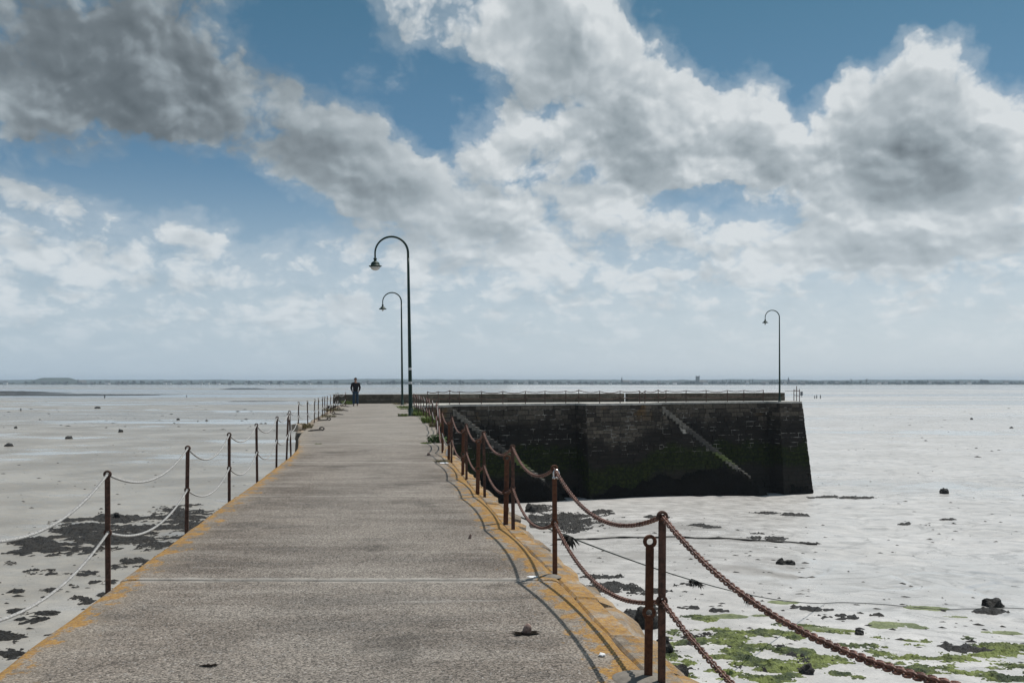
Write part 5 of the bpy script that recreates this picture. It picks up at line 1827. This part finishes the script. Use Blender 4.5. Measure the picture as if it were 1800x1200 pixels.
# the mooring lines
def mooring_lines():
    p, q = Vector((float(eR(15.3)) + .06, 15.3, -.22)), flatpt(1450, 1061)
    q.z += .03
    mid = p.lerp(q, .5)
    pts = sag_curve(p, q, .43, 60)
    e = flatpt(1830, 1074)
    last = pts[-1]
    for t in np.linspace(.06, 1, 26):
        c = last.lerp(e, t); c.x += 0; c.y += .25 * math.sin(t * 9)
        c.z = tzf(c.x, c.y) + .03
        pts.append(c)
    o = link('mooring_line', MB().tube([v - mid for v in pts], .014, 6).mesh('mooring_line', TIEROPE, True), None, mid)
    tag(o, 'thin dark mooring line falling from the pier edge to the right mud', 'rope')
    line = pts
    a, b = flatpt(975, 949.5), flatpt(1432, 955)
    pts2 = []
    for t in np.linspace(0, 1, 60):
        c = a.lerp(b, t); c.y += .5 * math.sin(t * 4) + .12 * math.sin(t * 31); c.z = tzf(c.x, c.y) + .05
        pts2.append(c)
    m2 = a.lerp(b, .5)
    o = link('mooring_line', MB().tube([v - m2 for v in pts2], [.035 + .02 * max(0, math.sin(i * .9)) for i in range(60)], 6).mesh('mooring_line', KELP, True), None, m2)
    tag(o, 'weedy dark rope lying straight across the mud behind the front chain', 'rope')
    # weed caught on the hanging line
    for tpx, n, L, w, lab in ((1005, 46, .30, .13, 'big clump of black weed hanging on the mooring line near the pier'), (1222, 36, .26, .17, 'small clump of weed on the mooring line, between two others'), (1313, 36, .42, .12, 'farthest clump of weed dangling from the mooring line')):
        c = min(line, key=lambda v: abs(ppx(v.x, v.y, v.z)[0] - tpx))
        r = random.Random(tpx)
        mb = MB()
        for k in range(n):
            x, y = r.uniform(-w, w), r.uniform(-w, w) * .8; l = L * r.uniform(.25, 1) * (1 - .5 * abs(x) / w)
            ww = r.uniform(.008, .022)
            z0 = -x * .26
            dx, dy = r.uniform(-.06, .06), r.uniform(-.06, .06)
            mb.add([(x * .6 - ww, y * .3, z0 + .02), (x * .6 + ww, y * .3, z0 + .02), (x * .8 + dx + ww * 1.4, y * .6 + dy, z0 - l * .5), (x * .8 + dx - ww * 1.4, y * .6 + dy, z0 - l * .5), (x + dx * 1.5, y * .7, z0 - l)], [(0, 1, 2, 3), (3, 2, 4)])
        o = link('weed_clump', mb.mesh('weed_clump', KELP), None, c)
        tag(o, lab, 'seaweed clump', 'weed caught on the mooring line')
mooring_lines()

# ------------------------------------------------------------------ the far shore: trees, houses, spires
def tree_mesh(name, w, h, kind, seed, mat):
    r = random.Random(seed)
    mb = MB()
    mb.tube([(0, 0, -1), (0, 0, h * .35), (r.uniform(-.3, .3), 0, h * .75)], [w * .05 + .15, w * .04 + .1, .08], 5)
    if kind == 'bare':
        for k in range(26):
            z = h * r.uniform(.25, .8); a = r.uniform(0, 6.28); l = w * r.uniform(.3, .6)
            mb.tube([(0, 0, z), (l * math.cos(a), l * math.sin(a), min(h, z + l * r.uniform(.8, 1.8)))], [.16, .05], 3)
        nb, sp = 70, .9
    else:
        nb, sp = 130, 1.0
    lob = [Vector((r.uniform(-.32, .32) * w, r.uniform(-.3, .3) * w, h * r.uniform(.42, .80))) for _ in range(6)] if kind != 'poplar' else [Vector((0, 0, h * z)) for z in (.3, .45, .6, .75, .88)]
    for k in range(nb):
        c = r.choice(lob)
        rr = w * (.27 if kind != 'poplar' else .38)
        d = Vector((r.gauss(0, 1), r.gauss(0, 1), r.gauss(0, 1))).normalized() * rr * r.uniform(.5, 1.05)
        p = c + d
        s = r.uniform(.28, .62) * (1.0 if kind != 'bare' else .7)
        u = Vector((r.gauss(0, 1), r.gauss(0, 1), r.gauss(0, 1))).normalized(); v = u.orthogonal().normalized()
        mb.add([p + u * s, p + v * s, p - u * s * .8, p - v * s * .8], [(0, 1, 2, 3)])
    if kind != 'bare':
        for c in lob:
            rr = w * (.24 if kind != 'poplar' else .3)
            ps = [c + Vector((rr * x, rr * y, rr * .9 * z)) for x, y, z in ((1, 0, 0), (-1, 0, 0), (0, 1, 0), (0, -1, 0), (0, 0, 1), (0, 0, -1))]
            mb.add(ps, [(0, 2, 4), (2, 1, 4), (1, 3, 4), (3, 0, 4), (2, 0, 5), (1, 2, 5), (3, 1, 5), (0, 3, 5)])
    return mb.mesh(name, mat)

SHORE_Y = 2560
def shore_pt(px, y=SHORE_Y): return Vector(((px - 900) / FPX * y, y, -5.6))
TP = [tree_mesh('far_tree', 9, 9, 'round', 1, FTREE), tree_mesh('far_tree', 12, 8, 'round', 2, FTREE), tree_mesh('far_tree', 7, 11, 'bare', 3, FTREE2), tree_mesh('far_tree', 4, 13, 'poplar', 4, FTREE2), tree_mesh('far_tree', 15, 10, 'round', 5, FTREE)]
TL = ['round dark tree in the treeline of the far shore', 'low spreading tree in the treeline of the far shore', 'bare open tree in the treeline of the far shore', 'slim tall tree standing up from the far shore', 'broad heavy tree in the treeline of the far shore']
tr_i = random.Random(99)
spots = []
for px in np.arange(-30, 1840, 9.0):
    dens = .38 if px < 640 else .78
    if tr_i.random() < dens: spots.append((px + tr_i.uniform(-4, 4), tr_i.choice([0, 0, 1, 1, 2, 4]), tr_i.uniform(.55, .95)))
for px in (1270, 1277, 1284, 1290, 1297, 1303, 1310, 1318, 1323, 1358, 1362, 1366): spots.append((px, 3 if px < 1330 or px > 1350 else 2, tr_i.uniform(.85, 1.05)))
for px, k, s in ((236, 0, 1.1), (250, 4, .9), (560, 1, .9), (690, 4, 1.0), (1497, 2, 1.25), (1523, 2, 1.3), (1600, 0, 1.2), (1615, 0, 1.0), (1728, 4, 1.2), (1735, 0, 1.3), (810, 4, 1.0), (890, 4, 1.0), (1130, 0, 1.0)): spots.append((px, k, s))
NUMW = ORD + ['twenty-seventh', 'twenty-eighth', 'twenty-ninth', 'thirtieth', 'thirty-first', 'thirty-second', 'thirty-third', 'thirty-fourth', 'thirty-fifth', 'thirty-sixth']
SEGS = [(52, 'left of the flat topped mound'), (130, 'below the flat topped mound'), (380, 'right of the mound'), (612, 'left of the walking person'), (720, 'between person and nearest lamp'), (912, 'just right of the nearest lamp'), (1104, 'left of the gap in the parapet'), (1240, 'right of the gap in the parapet'), (1369, 'left of the far lamp'), (1530, 'right of the far lamp'), (1680, 'on the right stretch'), (9999, 'at the right end')]
def seg_of(px):
    for lim, t in SEGS:
        if px < lim: return t
CNT = {}
def far_label(px, what):
    sg = seg_of(px)
    CNT[(sg, what)] = CNT.get((sg, what), 0) + 1
    return '%s %s on the far shore, %s' % (NUMW[CNT[(sg, what)] - 1], what, sg)
TL = ['round dark tree', 'low spreading tree', 'bare open tree', 'slim tall tree', 'broad heavy tree']
for px, k, s in sorted(spots[:290], key=lambda t: t[0]):
    o = link('far_tree', TP[k], None, shore_pt(px, SHORE_Y + tr_i.uniform(-70, 90)), (0, 0, tr_i.uniform(0, 6.28)), (s, s, s))
    tag(o, far_label(px, TL[k]), 'tree', 'trees along the far shore')
def woodland():
    mb = MB(); r = random.Random(77)
    for px in np.arange(-40, 1850, 2.4):
        dd = (.55 if px < 640 else .95)
        for _ in range(3):
            if r.random() > dd: continue
            c = shore_pt(px + r.uniform(-2, 2), SHORE_Y + r.uniform(60, 330))
            hh = (2.8 if px < 640 else 4.9) * r.uniform(.5, 1.3) * (1 + .9 * float(perlin(px / 45, .4, 9)) + .5 * float(perlin(px / 11, .4, 19)))
            w = r.uniform(3, 6)
            n = 7
            ring = [(c.x + w * math.cos(6.28 * k / n) * r.uniform(.7, 1.2), c.y + w * math.sin(6.28 * k / n), c.z - .8) for k in range(n)]
            mid = [(c.x + w * 1.1 * math.cos(6.28 * (k + .5) / n) * r.uniform(.6, 1.1), c.y + w * math.sin(6.28 * (k + .5) / n), c.z + hh * r.uniform(.4, .65)) for k in range(n)]
            top = [(c.x + w * .55 * math.cos(6.28 * k / n) * r.uniform(.5, 1.3), c.y + w * .5 * math.sin(6.28 * k / n), c.z + hh * r.uniform(.75, 1.05)) for k in range(n)]
            mb.add(ring + mid + top, [(k, (k + 1) % n, n + k) for k in range(n)] + [(n + k, (k + 1) % n, n + (k + 1) % n) for k in range(n)] + [(n + k, n + (k + 1) % n, 2 * n + (k + 1) % n, 2 * n + k) for k in range(n)] + [tuple(2 * n + k for k in range(n))])
    o = link('far_woodland', mb.mesh('far_woodland', FTREE))
    tag(o, 'continuous belt of trees and scrub behind the far shore', kind='stuff')
woodland()

def far_house(px, w, h, d, wallm, label, y=None):
    p = shore_pt(px, y or SHORE_Y - 40 + tr_i.uniform(-40, 30))
    o = empty('far_house', p); o.rotation_euler = (0, 0, tr_i.uniform(-.5, .5))
    link('wall', MB().box(-w / 2, w / 2, -d / 2, d / 2, -1, h).mesh('wall', wallm), o)
    e = .3; rh = d * .45
    rf = link('roof', MB().add([(-w / 2 - e, -d / 2 - e, h), (w / 2 + e, -d / 2 - e, h), (w / 2 + e, d / 2 + e, h), (-w / 2 - e, d / 2 + e, h), (-w / 2 - e, 0, h + rh), (w / 2 + e, 0, h + rh)], [(0, 1, 5, 4), (2, 3, 4, 5), (0, 4, 3), (1, 2, 5), (0, 3, 2, 1)]).mesh('roof', FROOF), o)
    link('chimney', MB().box(w * .38, w * .46, -.4, .4, h + rh * .5, h + rh + 1.0).mesh('chimney', FWALLG), rf)
    tag(o, label, 'house', 'houses along the far shore')
hr = random.Random(5)
hp = [8, 78, 95, 116, 147, 160, 190, 205, 222, 262, 275, 292, 300, 318, 330, 352, 366, 382, 405, 430, 452, 470, 495, 520, 545, 640, 650, 733, 760, 772, 790, 830, 860, 905, 925, 940, 962, 1000, 1040, 1060, 1072, 1085, 1108, 1120, 1160, 1175, 1185, 1195, 1240, 1262, 1275, 1314, 1340, 1348, 1380, 1398, 1412, 1450, 1470, 1482, 1535, 1544, 1556, 1580, 1636, 1650, 1690, 1705, 1770]
for i, px in enumerate(hp):
    w = hr.uniform(6, 12)
    grey = hr.random() < .45
    qx = px + hr.uniform(-2, 2)
    far_house(qx, w, hr.uniform(2.6, 4.4), hr.uniform(6, 8), FWALLG if grey else FWALL, far_label(qx, 'small grey house' if grey else 'small white house'))

def spire(px, h, w, label, tower=False):
    p = shore_pt(px, SHORE_Y + 20); k = SHORE_Y / FPX
    o = empty('church', p)
    th = h * (.42 if not tower else 1.0)
    link('tower', MB().box(-w / 2, w / 2, -w / 2, w / 2, -1, th).mesh('tower', FWALLG), o)
    if tower:
        for s in (-1, 1): link('turret', MB().box(s * w * .5 - w * .1, s * w * .5 + w * .1, -w * .6, -w * .4, th * .5, th + 1.6).mesh('turret', FWALLG), o)
    else:
        link('spire', MB().add([(-w * .6, -w * .6, th), (w * .6, -w * .6, th), (w * .6, w * .6, th), (-w * .6, w * .6, th), (0, 0, h)], [(0, 1, 4), (1, 2, 4), (2, 3, 4), (3, 0, 4), (0, 3, 2, 1)]).mesh('spire', FROOF), o)
    nv = link('nave', MB().add([(w / 2, -4, -1), (w / 2 + 18, -4, -1), (w / 2 + 18, 4, -1), (w / 2, 4, -1), (w / 2, -4, 6), (w / 2 + 18, -4, 6), (w / 2 + 18, 4, 6), (w / 2, 4, 6), (w / 2, 0, 10), (w / 2 + 18, 0, 10)], [(0, 1, 5, 4), (2, 3, 7, 6), (4, 5, 9, 8), (6, 7, 8, 9), (1, 2, 6, 9, 5), (3, 0, 4, 8, 7)]).mesh('nave', FWALLG), o)
    tag(o, label, 'church')
spire(137.5, 14, 3.4, 'far church with a thin spire right of the flat topped mound')
spire(1093, 19, 4.2, 'far church with a pointed spire above the middle of the jetty wall')
spire(1386, 19, 4.0, 'far church with a dark spire just right of the far lamp pole')
spire(1226, 20.5, 8.0, 'far church with a big square tower, beside the row of slim trees', True)
